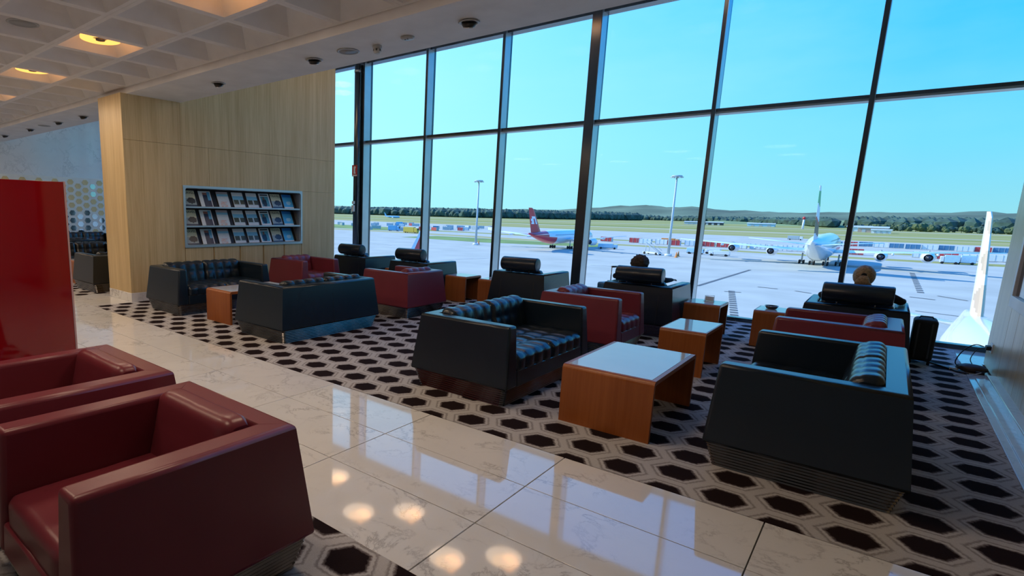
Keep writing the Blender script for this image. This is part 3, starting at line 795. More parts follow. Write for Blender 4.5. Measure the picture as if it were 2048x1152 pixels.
obj('base', MB().lathe([(.05, .0), (.052, -.02), (.045, -.03)], 20), 'fitting', sd)
obj('cage', MB().lathe([(.040, -.03), (.042, -.055), (.028, -.078), (.0, -.082)], 12, smooth=False), 'fitting', sd)
for k in range(6):
    a = k*PI/3; obj('slot', MB().box((.037, -.006, -.056), (.0435, .006, -.034)), 'black', sd, rot=(0, 0, a))
sf = thing('detector_plate', 'flat round white sensor under the soffit', 'sensor', (-3.86, 4.64, Z_SOF))
obj('plate', MB().lathe([(.07, 0), (.072, -.012), (.055, -.022), (.0, -.024)], 24), 'fitting', sf)
for k in (-.02, .012): obj('port', MB().lathe([(.009, -.022), (.009, -.026)], 10, origin=(k, -.01, 0)), 'black', sf)
# ---------------------------------------------------------------- signs on the mullion
pipe = thing('riser_pipe', 'black riser pipe standing in front of the mullion by the oak partition end', 'pipe', (-9.80, 9.98, 0))
obj('pipe', MB().lathe([(.072, 0), (.072, 4.98)], 20), 'mull', pipe)
for z in (.02, 4.8): obj('bracket', MB().lathe([(.08, z), (.08, z+.05)], 20), 'mull_lip', pipe)
sg = thing('fire_sign', 'small red and white fire sign on the black riser pipe', 'sign', (-9.765, 9.885, 2.40))
box('plate', (-.07, -.004, 0), (.07, .004, .265), 'sign_red', sg, rot=(0, 0, .3)); box('pictogram', (-.028, -.007, .06), (.03, -.003, .235), 'white', sg, rot=(0, 0, .3))
box('legend_strip', (-.06, -.0065, .008), (.06, -.003, .038), 'white', sg, rot=(0, 0, .3)); box('hose_mark', (.02, -.008, .09), (.045, -.0035, .19), 'sign_red', sg, rot=(0, 0, .3))
sg = thing('label_plate', 'pair of small white labels on the black riser pipe', 'label', (-9.80, 9.88, 1.56))
box('label', (-.045, -.006, 0), (.03, .03, .15), 'paper', sg); box('label', (-.035, -.006, .18), (.03, .03, .25), 'paper', sg)

# ================================================================ PEOPLE AND BAGS
def skin_body(name, verts, edges, radii, root, mats, matfn, parent=None):
    me = bpy.data.meshes.new(name); me.from_pydata(verts, edges, [])
    o = bpy.data.objects.new(name, me); COL.objects.link(o)
    sk = o.modifiers.new('skin', 'SKIN'); sk.use_smooth_shade = True; sk.branch_smoothing = .6
    for i, r in enumerate(radii):
        d = me.skin_vertices[0].data[i]; d.radius = r if isinstance(r, tuple) else (r, r); d.use_root = (i == root)
    ss = o.modifiers.new('sub', 'SUBSURF'); ss.levels = 2; ss.render_levels = 2
    dg = bpy.context.evaluated_depsgraph_get(); m2 = bpy.data.meshes.new_from_object(o.evaluated_get(dg))
    bpy.data.objects.remove(o); m2.name = name; m2.materials.clear()
    for m in mats: m2.materials.append(M[m])
    for p in m2.polygons: p.material_index = matfn(p.center); p.use_smooth = True
    return link(name, m2, parent)
def person(label, loc, top_z, cloth, hair, style):
    """seated person facing +Y, reclined in the armchair; z = 0 is the floor"""
    k = top_z-1.07
    V = []; Ed = []; R_ = []
    def add(p, r, par=None):
        V.append(p); R_.append(r)
        if par is not None: Ed.append((par, len(V)-1))
        return len(V)-1
    pel = add((0, .14, .50), (.155, .115)); sp = add((0, .06, .62+k*.4), (.14, .105), pel); chs = add((0, -.03, .755+k*.8), (.165, .11), sp)
    nk0 = add((0, -.09, .835+k), (.075, .06), chs); nk = add((0, -.10, .875+k), (.052, .055), nk0); hd0 = add((0, -.085, .925+k), (.062, .078), nk)
    hd = add((0, -.09, .985+k), (.075, .092), hd0); ht = add((0, -.10, 1.035+k), (.055, .068), hd)
    nose = add((0, .018, .945+k), .012, hd0)
    for s in (-1, 1):
        sh = add((s*.175, -.06, .80+k), (.06, .06), chs); el = add((s*.345, -.06, .735), .043, sh); wr_ = add((s*.36, .17, .728), .028, el)
        pm = add((s*.355, .235, .722), (.034, .018), wr_)
        add((s*.315, .25, .722), .0095, pm)
        for q, (dx, ln) in enumerate(((-.024, .060), (-.008, .068), (.009, .064), (.025, .050))):
            f1 = add((s*.355+dx, .285, .724), .0088, pm); f2 = add((s*.355+dx*1.15, .285+ln*.55, .716), .008, f1); add((s*.355+dx*1.2, .285+ln, .703), .0072, f2)
        hp = add((s*.10, .20, .485), (.088, .08), pel); kn = add((s*.135, .585, .52), .060, hp); cf = add((s*.13, .63, .33), .052, kn); an = add((s*.125, .62, .09), .038, cf); add((s*.13, .70, .045), .038, an); add((s*.135, .80, .035), .030, len(V)-1)
    hz = .885+k
    def mf(c):
        if c.z > hz: return 1
        if abs(c.x) > .30 and c.y > .19 and c.z > .66: return 1
        if c.z < .075: return 2
        return 0
    r = thing('person', label, 'person', loc)
    body = skin_body('body', V, Ed, R_, pel, [cloth, 'skin', 'tyre'], mf, r)
    for s in (-1, 1):
        obj('eye', MB().lathe([(.002, -.011), (.008, -.007), (.011, 0), (.008, .007), (.002, .011)], 10), 'eye', body, loc=(s*.032, -.012, .965+k))
        obj('ear', MB().lathe([(.004, -.012), (.018, -.006), (.020, .004), (.008, .012)], 12, axis='x'), 'skin', body, loc=(s*.082, -.095, .955+k))
    # hair: displaced cap over the skull, longer at the back
    bm = bmesh.new(); bmesh.ops.create_icosphere(bm, subdivisions=4, radius=1)
    for v in list(bm.verts):
        d = v.co.normalized()
        curl = noise.noise(d*6.0)*.10+noise.noise(d*13.0)*.06
        if style == 'curly':
            rr = Vector((.116, .122, .120)) * (1+curl*1.5); cz = .985
        else:
            rr = Vector((.099, .113, .118)) * (1+curl*.35); cz = .972
        v.co = Vector((d.x*rr.x, d.y*rr.y-.098, d.z*rr.z+cz+k))
        if style == 'curly' and v.co.z < .93+k: v.co.z = .93+k+(v.co.z-.93-k)*.7
    gone = [v for v in bm.verts if v.co.y > -.045 and v.co.z < 1.02+k]
    bmesh.ops.delete(bm, geom=gone, context='VERTS')
    me = bpy.data.meshes.new('hair'); bm.to_mesh(me); bm.free(); me.materials.append(M[hair])
    for p in me.polygons: p.use_smooth = True
    h = link('hair', me, r)
    if style == 'tail':
        rings = []
        for (y, z, rx, ry) in ((-.200, .985, .020, .016), (-.225, .975, .030, .020), (-.240, .950, .046, .024), (-.244, .915, .066, .024), (-.240, .885, .074, .018), (-.232, .862, .040, .010)):
            rings.append([(rx*math.cos(q*PI/8)*(1+.16*math.sin(q*5+z*60)), y+ry*math.sin(q*PI/8), z+k) for q in range(16)])
        obj('ponytail', MB().loft(rings), hair, h)
        obj('hair_tie', MB().lathe([(.022, -.008), (.026, 0), (.022, .008)], 12, axis='y'), 'cloth_black', h, loc=(0, -.212, .985+k))
    return r
person('seated person with dark curly hair, seen above a bolster headrest', (-2.52, 8.37, 0), 1.035, 'cloth_navy', 'hair_dark', 'curly')
person('seated person in black with fair hair tied in a ponytail', (-.135, 8.37, 0), 1.095, 'cloth_black', 'hair_blond', 'tail')

def suitcase(name, label, loc, rz, w, d, h, mat, handle=0):
    r = thing(name, label, 'suitcase', loc, rz)
    box('shell', (-w/2, -d/2, .045), (w/2, d/2, h), mat, r, .035, seg=3)
    for s in (-1, 1): box('shell_band', (s*w*.28-.008, -d/2-.004, .08), (s*w*.28+.008, d/2+.004, h-.04), 'darkgrey', r, .003, seg=1)
    for sx in (-1, 1):
        for sy in (-1, 1):
            obj('wheel', MB().lathe([(.022, -.012), (.026, -.008), (.026, .008), (.022, .012)], 12, axis='x', origin=(sx*w*.38, sy*d*.34, .026)), 'tyre', r)
    obj('carry_handle', MB().tube([(-.06, 0, h-.005), (-.05, 0, h+.02), (.05, 0, h+.02), (.06, 0, h-.005)], .008, 6), 'black', r)
    if handle:
        hd = obj('telescopic_handle', MB().tube([(-.07, -d*.35, h-.02), (-.07, -d*.35, h+handle), (.07, -d*.35, h+handle), (.07, -d*.35, h-.02)], .008, 6), 'chrome', r)
        obj('grip', MB().tube([(-.075, -d*.35, h+handle), (.075, -d*.35, h+handle)], .014, 8), 'black', hd)
    return r
suitcase('suitcase', 'blue cabin suitcase with raised handle beside the curly haired person', (-3.16, 9.0, 0.002), 1.15, .34, .22, .56, 'case_blue', .25)
suitcase('suitcase', 'black rolling case standing beside the ponytailed person', (.455, 8.86, 0.002), 0, .20, .32, .52, 'fabric_black')

# ---- power board, cords, socket
so = thing('wall_socket', 'double wall socket on the oak wall end with plugs', 'socket', (1.01, 8.93, .26))
box('plate', (-.01, -.075, -.05), (.002, .075, .05), 'white', so, .003); 
for y in (-.035, .035): box('plug', (-.05, y-.02, -.022), (-.008, y+.02, .022), 'black', so, .005)
def cord(name, label, pts, r=.006, mat='cord'):
    P = [Vector(p) for p in pts]; out = []
    for i in range(len(P)-1):
        p0, p1, p2, p3 = P[max(i-1, 0)], P[i], P[i+1], P[min(i+2, len(P)-1)]
        for t in [k/6 for k in range(6)]:
            out.append(.5*((2*p1)+(-p0+p2)*t+(2*p0-5*p1+4*p2-p3)*t*t+(-p0+3*p1-3*p2+p3)*t**3))
    out.append(P[-1])
    return tag(obj(name, MB().tube(out, r, 6), mat), label, 'cord')
cord('power_cord', 'black cord looping from the wall socket to the floor', [(.955, 8.965, .26), (.88, 8.97, .27), (.80, 8.98, .18), (.76, 8.98, .05), (.80, 8.95, .012), (.90, 8.90, .012)])
cord('power_cord', 'thin black cord from the wall socket down to the brown pouch', [(.955, 8.895, .26), (.90, 8.88, .24), (.86, 8.86, .12), (.90, 8.80, .045)], .004)
cord('power_cord', 'pale charging cord lying on the carpet by the brown pouch', [(.80, 8.52, .008), (.72, 8.40, .008), (.78, 8.36, .008), (.86, 8.50, .012), (.93, 8.56, .04)], .004, 'cord_white')
cord('power_cord', 'thick black cord snaking from the rolling case to the brown pouch', [(.45, 9.05, .012), (.52, 8.98, .010), (.60, 8.86, .010), (.70, 8.70, .012), (.76, 8.57, .014), (.84, 8.53, .014)], .010)
pw = thing('charger_pouch', 'brown soft pouch with chargers on the floor by the wall socket', 'pouch', (.87, 8.70, .004))
bm = bmesh.new(); bmesh.ops.create_icosphere(bm, subdivisions=3, radius=1)
for v in bm.verts:
    d = v.co.normalized(); q = 1+noise.noise(d*2.5)*.22
    v.co = Vector((d.x*.12*q, d.y*.10*q, max(-.0, .045+d.z*.045*q)))
me = bpy.data.meshes.new('pouch'); bm.to_mesh(me); bm.free(); me.materials.append(M['brown'])
for p in me.polygons: p.use_smooth = True
link('pouch', me, pw); box('charger', (.02, -.12, .0), (.09, -.06, .04), 'black', pw, .006); box('charger', (-.17, -.03, .0), (-.10, .03, .03), 'white', pw, .005)

# ================================================================ THE AIRFIELD
ZG = -13.1
gnd = MB(); 
gx = [-9000, -3000, -1500, -800, -400, -200, 0, 200, 400, 900, 3000, 9000]; gy = [12, 60, 120, 200, 300, 450, 700, 1100, 1800, 3500, 9000]
gnd.add([(x, y, ZG) for y in gy for x in gx], [(j*len(gx)+i, j*len(gx)+i+1, (j+1)*len(gx)+i+1, (j+1)*len(gx)+i) for j in range(len(gy)-1) for i in range(len(gx)-1)])
ground = struct(obj('ground', gnd, 'ground'), 'pale concrete apron with taxiways and dry grass beyond', 'ground')
def patch(name, pts, mat, dz=.03):
    return obj(name, MB().add([(x, y, ZG+dz) for x, y in pts], [tuple(range(len(pts)))]), mat, ground)
patch('grass_island', [(-420, 318), (-285, 312), (-262, 330), (-270, 372), (-420, 392)], 'grass')
patch('grass_island', [(-205, 246), (-150, 243), (-100, 262), (-100, 285), (-205, 280)], 'grass')
def strip(x0, y0, x1, y1, w, mat='line_dark', name='apron_line'):
    d = Vector((x1-x0, y1-y0)).normalized(); n = Vector((-d.y, d.x))*w/2
    patch(name, [(x0+n.x, y0+n.y), (x1+n.x, y1+n.y), (x1-n.x, y1-n.y), (x0-n.x, y0-n.y)], mat, .05)
def px_ground(x, y):
    cy, sy = math.cos(YAW), math.sin(YAW)
    mw = SC.camera.matrix_world.to_3x3(); d = mw @ Vector(((x-PPX)/F_PX, -(y-PPY)/F_PX, -1))
    t = (ZG-EYE)/d.z; return d.x*t, d.y*t
def pstrip(a, b, w, mat='line_dark'): strip(*px_ground(*a), *px_ground(*b), w, mat)
def ladder(a, b, n):
    (x0, y0), (x1, y1) = px_ground(*a), px_ground(*b); d = Vector((x1-x0, y1-y0)); L = d.length; d.normalize(); nn = Vector((-d.y, d.x))*.55
    for k in range(n):
        c = Vector((x0, y0))+d*L*k/n; e = c+d*L/n*.5
        patch('apron_dash', [(c+nn)[:], (e+nn)[:], (e-nn)[:], (c-nn)[:]], 'line_dark', .05)
ladder((1824, 546), (1842, 588), 14); ladder((1463, 582), (1470, 652), 16)
pstrip((1819, 594), (1870, 600), .7); pstrip((1448, 583), (1482, 585), .5)
pstrip((1395, 572), (1500, 540), .7); pstrip((1515, 574), (1555, 578), .6); pstrip((1590, 582), (1622, 587), .6)
pstrip((1875, 592), (1935, 602), .5); pstrip((1830, 622), (1990, 642), .35)
pstrip((1180, 530), (1330, 538), .7, 'line_pale'); pstrip((1000, 560), (1140, 575), .5, 'line_pale')
pstrip((700, 480), (860, 500), .8, 'line_pale'); pstrip((880, 520), (1000, 515), .6, 'line_pale')
# ---------------------------------------------------------------- aircraft
def wing_loft(b, root, tip, thick=.11, mi=0, mid=None, n=14):
    """root/tip: (x_le, y, z, chord); x forward"""
    rings = []
    secs = [root]+([mid] if mid else [])+[tip]
    for (xl, y, z, c) in secs:
        ring = []
        for k in range(n):
            a = 2*PI*k/n; u = .5-.5*math.cos(a); th = thick*c*(.9*math.sqrt(max(u, 0))*(1-u)*1.6)
            ring.append((xl-c*u, y, z+(th if a < PI else -th*.55)))
        rings.append(ring)
    b.loft(rings, mi)
    return b
def aircraft(name, label, loc, heading, L, R, RZ, zc, span, chord, tail_h, engines, paint, fincolors=None, rear=None, wing_x=.04, belly='plane_white', fin_paint=None, dihedral=.09, er=1.5, gear=True):
    """nose towards local +x; origin on the ground below the wing"""
    r = thing(name, label, 'aircraft', loc, heading)
    n = 24; hl = L/2; prof = [(-hl, .04, .62), (-hl+L*.01, .12, .58), (-hl+L*.06, .30, .42), (-hl+L*.14, .58, .24), (-hl+L*.22, .82, .10), (-hl+L*.32, 1, 0), (hl-L*.16, 1, 0), (hl-L*.10, .92, -.03), (hl-L*.05, .72, -.10), (hl-L*.02, .46, -.16), (hl-.01, .08, -.22)]
    rings = []
    for x, rr, dz in prof:
        rings.append([(x, R*rr*math.cos(2*PI*k/n), zc+RZ*dz+RZ*rr*math.sin(2*PI*k/n)) for k in range(n)])
    fus = MB(); cols = None; mats = paint
    fus.loft(rings)
    if rear:
        fus.mi = [0]*len(fus.f)
        for fi, f in enumerate(fus.f):
            cx = sum(fus.v[i][0] for i in f)/len(f); cz = sum(fus.v[i][2] for i in f)/len(f)
            if cx < -hl+L*.20 or (cx < -hl+L*.30 and cz < zc): fus.mi[fi] = 1
        mats = [paint, rear]
    f_ = obj('fuselage', fus, mats, r)
    wx = wing_x*L+chord*.5
    for s in (-1, 1):
        b = MB(); wing_loft(b, (wx, s*R*.3, zc-RZ*.45, chord), (wx-chord*.55-span*.18, s*span/2, zc-RZ*.45+span/2*dihedral, chord*.20), .10, 0, (wx-span*.12, s*span*.19, zc-RZ*.45+span*.19*dihedral*.8, chord*.52))
        w = obj('wing', b, belly, r)
        for q in (.22, .34): obj('flap_fairing', MB().loft([[(wx-chord*.75-span*q*.35+dx, s*span*q+rr*math.cos(a), zc-RZ*.45+span*q*dihedral-.5+rr*math.sin(a)) for a in [2*PI*k/8 for k in range(8)]] for dx, rr in ((2, .1), (.5, .4), (-1.5, .35), (-3, .08))]), belly, w)
        b = MB(); wing_loft(b, (-hl+L*.115, s*R*.15, zc+RZ*.35, chord*.42), (-hl+L*.115-span*.10, s*span*.19, zc+RZ*.35+span*.19*.1, chord*.16), .09)
        obj('tailplane', b, belly, r)
        for (ey, ex) in engines:
            e = empty('engine'); e.parent = r; e.location = (wx+ex, s*ey, zc-RZ*.45+ey*dihedral-er*1.05)
            obj('nacelle', MB().lathe([(er*.62, -er*1.7), (er*.82, -er*.9), (er, 0), (er*1.02, er*.9), (er*.9, er*1.5), (er*.78, er*1.5), (er*.75, 0), (er*.58, -er*1.6)], 20, axis='x', cap=False), belly, e)
            obj('fan', MB().lathe([(er*.76, er*.6), (er*.2, er*.75), (.05, er*1.1)], 20, axis='x'), 'engine_dark', e)
            obj('exhaust', MB().lathe([(er*.60, -er*1.55), (er*.45, -er*1.5), (er*.32, -er*1.9), (.05, -er*2.5)], 20, axis='x'), 'engine_dark', e)
            obj('pylon', MB().hexa([(-er*1.2, -.15, er*.7), (er*.9, -.15, er*.8), (er*.9, .15, er*.8), (-er*1.2, .15, er*.7), (-er*2, -.15, er*1.3), (er*.2, -.15, er*1.25), (er*.2, .15, er*1.25), (-er*2, .15, er*1.3)]), belly, e)
    # fin as stacked slices so that livery bands can be coloured
    zr = zc+RZ*.72; nz = 32; b = MB(); cols = []; rings = []
    for i in range(nz+1):
        t = i/nz; z = zr+(tail_h-zr)*t; xle = -hl+L*.165-(tail_h-zr)*.80*t; xte = -hl+L*.03-(tail_h-zr)*.34*t
        if t > .94: xle -= (t-.94)*20
        th = .34*(1-.6*t)*R/3; c = xle-xte
        us = [.06, .14, .22, .3, .38, .46, .54, .62, .7, .78, .86]
        half = [(u, th*1.25*math.sqrt(min(1, u/.3))*(1-max(0, u-.3)/.75)) for u in us]
        rings.append([(xle, 0, z)]+[(xle-c*u, q, z) for u, q in half]+[(xte, 0, z)]+[(xle-c*u, -q, z) for u, q in reversed(half)])
    b.loft(rings, smooth=False)
    if fincolors:
        for f in b.f:
            cx = sum(b.v[i][0] for i in f)/len(f); cz = sum(b.v[i][2] for i in f)/len(f); t = (cz-zr)/(tail_h-zr)
            xle = -hl+L*.165-(tail_h-zr)*.80*t; xte = -hl+L*.03-(tail_h-zr)*.34*t
            cols.append(fincolors(t, (xle-cx)/max(.1, xle-xte)))
        obj('fin', b, 'plane_livery', r, colors=cols)
    else: obj('fin', b, fin_paint or paint, r)
    if gear:
        bot = zc-RZ
        spots = [(L*.36, 0, 1)]+[(-.01*L, s*R*1.35, 2) for s in (-1, 1)]+([(-.055*L, s*R*.5, 2) for s in (-1, 1)] if len(engines) > 1 else [])
        for gx_, gy_, k in spots:
            g = empty('landing_gear'); g.parent = r; g.location = (gx_, gy_, 0)
            obj('strut', MB().tube([(0, 0, .6), (0, 0, zc-RZ*.55)], .22, 8), 'plane_grey', g)
            for ax in ((0,) if k == 1 else (-.95, .95)):
                for sy in (-.55, .55):
                    obj('wheel', MB().lathe([(.45, -.22), (.66, -.16), (.66, .16), (.45, .22)], 14, axis='y', origin=(ax, sy, .66)), 'tyre', g)
    wnd = MB()
    for s in (-1, 1):
        for lev in ((.25,) if RZ < 4 else (.05, .5)):
            q = math.asin(lev)
            for k in range(int(L*.62/1.1)):
                x = -hl+L*.30+k*1.1; y = s*(R*math.cos(q)+.01); z = zc+RZ*lev
                wnd.add([(x, y, z), (x+.35, y, z), (x+.35, y-s*.03, z+.42), (x, y-s*.03, z+.42)], [(0, 1, 2, 3)])
    o = obj('cabin_windows', wnd, 'engine_dark', r); o['kind'] = 'stuff'
    return r
def flag(t, u):
    if t > .90: return (.72, .74, .75)
    w = .06*math.sin(u*5)
    t += w+(u-.5)*.06
    if t > .66: return (.02, .36, .13)
    if t > .40: return (.78, .80, .80)
    if t > .34 or (u < .14): return (.45, .04, .04)
    if t > .10: return (.03, .035, .04)
    return (.72, .74, .76)
def redtail(t, u):
    q = (t-.50)/.17; v = (u-.50)
    arch = abs(v-.02) < .30 and -1 < q < 1 and not (abs(v+.02) < .09 and q < .35) and not (q > .4 and v > .18)
    if arch: return (.80, .80, .80)
    return (.60, .028, .045)
def creamfin(t, u):
    a = int((t*3.2+u*1.1)) ; b_ = int((t*2.6-u*1.5+4))
    return [(.76, .74, .68), (.72, .66, .56), (.50, .36, .27), (.78, .77, .74), (.70, .62, .54)][(a*2+b_*3) % 5]
def redwhite(t, u):
    return (.76, .76, .76) if u < .22 else (.60, .03, .05)
aircraft('airliner', 'white four engine double deck airliner with green white black tail fin', (-15.7, 238, ZG), PI/2, 72.7, 3.57, 4.2, 6.0, 79.8, 14.5, 24.1, [(14.9, -1.5), (25.7, -9.0)], 'plane_white', flag, er=1.75, dihedral=.07, wing_x=.06)
aircraft('airliner', 'white twin engine airliner with red rear fuselage and red tail fin', (-105, 236, ZG), PI/2, 63, 2.9, 2.95, 5.2, 60, 10, 17.0, [(9.8, 1.0)], 'plane_white', redtail, 'plane_red', er=1.6, dihedral=.10)
aircraft('airliner', 'cream airliner parked beside the terminal, tall gold facetted tail fin', (6.6, 47, ZG), -PI/2, 60, 2.9, 2.95, 4.6, 58, 9.5, 15.8, [(9.6, 1.0)], 'plane_cream', creamfin, er=1.5)
aircraft('airliner', 'airliner at the next gate showing only its red tail fin with white edge', (-51.6, 48.5, ZG), -PI/2, 37, 1.95, 2.0, 3.6, 34, 6.0, 12.1, [(5.7, .5)], 'plane_white', redwhite, er=1.0)
aircraft('airliner', 'distant pale blue airliner on the far taxiway', (-690, 800, ZG), 0.15, 34, 1.9, 2.0, 3.4, 34, 6, 11.5, [(5.7, .5)], 'plane_blue', er=1.0, gear=False)
# ---------------------------------------------------------------- floodlight masts
def mast(x, y, h, label):
    r = thing('floodlight_mast', label, 'light mast', (x, y, ZG), 0, 'floodlight masts on the apron')
    obj('pole', MB().lathe([(.55, 0), (.42, h*.4), (.28, h)], 12), 'galv', r)
    obj('plinth', MB().lathe([(1.3, 0), (1.3, .7), (1.1, .8)], 12), 'cont_white', r)
    obj('head_ring', MB().lathe([(1.7, h), (1.9, h+.25), (1.7, h+.5), (.3, h+.5)], 12), 'galv', r)
    fl0 = MB().box((1.6, -.35, h-.35), (2.2, .35, h)).mesh('floodlight', 'plane_grey')
    for k in range(8): link('floodlight', fl0, r, rot=(0, 0, k*PI/4))
mast(-139.5, 221, 28.5, 'tall floodlight mast standing near the small grass island')
mast(-60.6, 231, 29.3, 'tall floodlight mast standing between the red tailed airliner and the double deck airliner')
# ---------------------------------------------------------------- ground vehicles and containers
def vehicle(x, y, rz, label, l=6, w=2.3, h=2.4, body='plane_white', cab='plane_white', group='service vehicles on the apron', open_bed=False):
    r = thing('service_truck', label, 'vehicle', (x, y, ZG), rz, group)
    box('cab', (l*.28, -w/2, .5), (l*.5, w/2, h*.85), cab, r, .12, seg=1)
    box('windscreen', (l*.5-.1, -w*.42, h*.5), (l*.5+.03, w*.42, h*.8), 'engine_dark', r)
    box('cargo_body', (-l*.5, -w/2, .6), (l*.26, w/2, h*.55 if open_bed else h), body, r, .05, seg=1)
    box('chassis', (-l*.5, -w*.4, .4), (l*.48, w*.4, .62), 'darkgrey', r)
    wm = MB().lathe([(.25, -.14), (.45, -.12), (.45, .12), (.25, .14)], 10, axis='y').mesh('wheel', 'tyre')
    for sx in (-.34, .36):
        for sy in (-1, 1): link('wheel', wm, r, (l*sx, sy*w*.46, .45))
for px_, py_, rz, lab, kw in [
        ((1425), 508, PI, 'white van parked under the left wing of the double deck airliner', dict(l=5.5, h=2.2)),
        ((1438), 512, PI, 'white low van beside the outer engine of the double deck airliner', dict(l=7, h=2.0)),
        (1390, 508, 0, 'pale blue tug truck behind the floodlight mast', dict(body='vehicle_blue', cab='vehicle_blue', l=6)),
        (1897, 528, PI, 'pale blue cargo truck under the right wing of the double deck airliner', dict(body='vehicle_blue', cab='plane_white', l=5.0, h=3.2)),
        (1930, 529, PI, 'pale blue cargo truck parked behind another one under the right wing', dict(body='vehicle_blue', cab='plane_white', l=5.0, h=3.2)),
        (1215, 498, .3, 'pale blue belt loader truck by the red tailed airliner', dict(body='vehicle_blue', cab='vehicle_blue', l=8)),
        (788, 462, .2, 'bright blue service truck by the grass island', dict(body='plane_blue', cab='plane_blue', l=9, h=4)),
        (800, 452, .2, 'bright blue truck on the service road', dict(body='plane_blue', cab='plane_blue', l=8, h=4)),
        (822, 466, 0, 'yellow service truck near the service road', dict(body='yellow', cab='yellow', l=12, h=4)),
        (1590, 480, 0, 'grey service truck on the taxiway edge', dict(body='galv', l=9, h=3)),
        (1340, 486, 0, 'orange truck behind the floodlight mast', dict(body='orange', cab='orange', l=9, h=2.6)),
        (1885, 516, .1, 'orange loader working behind the right wing', dict(body='orange', cab='yellow', l=8, h=2.4))]:
    gx_, gy_ = px_ground(px_, py_); vehicle(gx_, gy_, rz, lab, **kw)
# mobile stairs at the mast
st = thing('mobile_stairs', 'white wheeled passenger stairs beside the floodlight mast', 'stairs', (*px_ground(1304, 509), ZG), 2.6)
obj('stringer', MB().hexa([(-4, -.9, .8), (-3.6, -.9, .8), (3, -.9, 4.2), (2.6, -.9, 4.2), (-4, -.8, .8), (-3.6, -.8, .8), (3, -.8, 4.2), (2.6, -.8, 4.2)]), 'galv', st)
obj('stringer', MB().hexa([(-4, .8, .8), (-3.6, .8, .8), (3, .8, 4.2), (2.6, .8, 4.2), (-4, .9, .8), (-3.6, .9, .8), (3, .9, 4.2), (2.6, .9, 4.2)]), 'galv', st)
for k in range(14): box('tread', (-3.9+k*.5, -.85, .85+k*.25), (-3.5+k*.5, .85, .92+k*.25), 'galv', st)
box('chassis', (-4, -1, .5), (4, 1, .9), 'cont_white', st)
for s in (-1, 1): obj('handrail', MB().tube([(-3.9, s*.9, 1.8), (2.8, s*.9, 5.2)], .06, 6), 'galv', st); obj('prop', MB().tube([(2.6, s*.85, .8), (2.6, s*.85, 4.1)], .1, 6), 'galv', st)
for sx in (-3, 3):
    for sy in (-1, 1): obj('wheel', MB().lathe([(.3, -.15), (.5, -.12), (.5, .12), (.3, .15)], 10, axis='y', origin=(sx, sy, .5)), 'tyre', st)
cone = MB().lathe([(.35, 0), (.35, .06), (.2, .08), (.05, .9)], 10)
for k, (cx_, cy_) in enumerate([(1356, 513), (1352, 515), (957, 489)]): tag(link('traffic_cone', cone.mesh('traffic_cone', 'orange'), None, (*px_ground(cx_, cy_), ZG)), 'orange traffic cone at the foot of a floodlight mast', 'traffic cone', 'traffic cones by the masts').scale = (2.2, 2.2, 2.2)
# cargo containers
cm = {}
def container(x, y, rz, mat, label, l=6.1, group='cargo containers behind the apron'):
    r = thing('cargo_container', label, 'container', (x, y, ZG), rz, group)
    if (mat, l) not in cm:
        b = MB(); nn = 12; rings = []
        cm[(mat, l)] = (MB().box((-l/2, -1.15, .2), (l/2, 1.15, 2.6)).mesh('body', mat), MB().box((-.06, -1.22, .15), (.06, 1.22, 2.66)).mesh('post', 'galv'))
    a, p = cm[(mat, l)]; link('body', a, r)
    for q in (-.5, -.17, .17, .5): link('post', p, r, (l*q, 0, 0))
rnd = random.Random(3)
cl_lab = {'cont_red': 'red cargo container in the long row behind the apron', 'cont_white': 'white cargo container in the long row behind the apron', 'cont_blue': 'dark blue cargo container in the long row behind the apron'}
for i in range(44):
    x = -118+i*7.2+rnd.uniform(-.3, .3)
    if rnd.random() < .12: continue
    mt = 'cont_red' if rnd.random() < .5 else 'cont_white'
    container(x, 324+rnd.uniform(-4, 4), rnd.uniform(-.05, .05), mt, cl_lab[mt])
for i in range(16):
    mt = rnd.choice(['cont_blue', 'cont_white', 'cont_red'])
    container(-22+i*6.6, 430+rnd.uniform(-5, 5), 0, mt, cl_lab[mt].replace('long row behind the apron', 'far row beyond the right wing'), group='far cargo containers')
done = [px_ground(788, 462), px_ground(800, 452), px_ground(822, 466)]
for i in range(90):
    gx_, gy_ = px_ground(*[(rnd.uniform(672, 840), rnd.uniform(449, 453)), (rnd.uniform(690, 1000), rnd.uniform(456, 462)), (rnd.uniform(860, 985), rnd.uniform(457, 461))][i % 3])
    if len(done) >= 45 or any(abs(gx_-a) < 12 and abs(gy_-c) < 9 for a, c in done): continue
    done.append((gx_, gy_))
    mt = rnd.choice(['cont_blue', 'cont_white', 'cont_white', 'galv', 'galv', 'cont_red'])
    nm = {'cont_blue': 'dark blue', 'cont_white': 'white', 'cont_red': 'red', 'galv': 'grey'}[mt]
    container(gx_, gy_, rnd.uniform(-.4, .4), mt, f'{nm} baggage container on the far service road by the grass island', l=rnd.choice([5, 7]), group='baggage containers on the far service road')
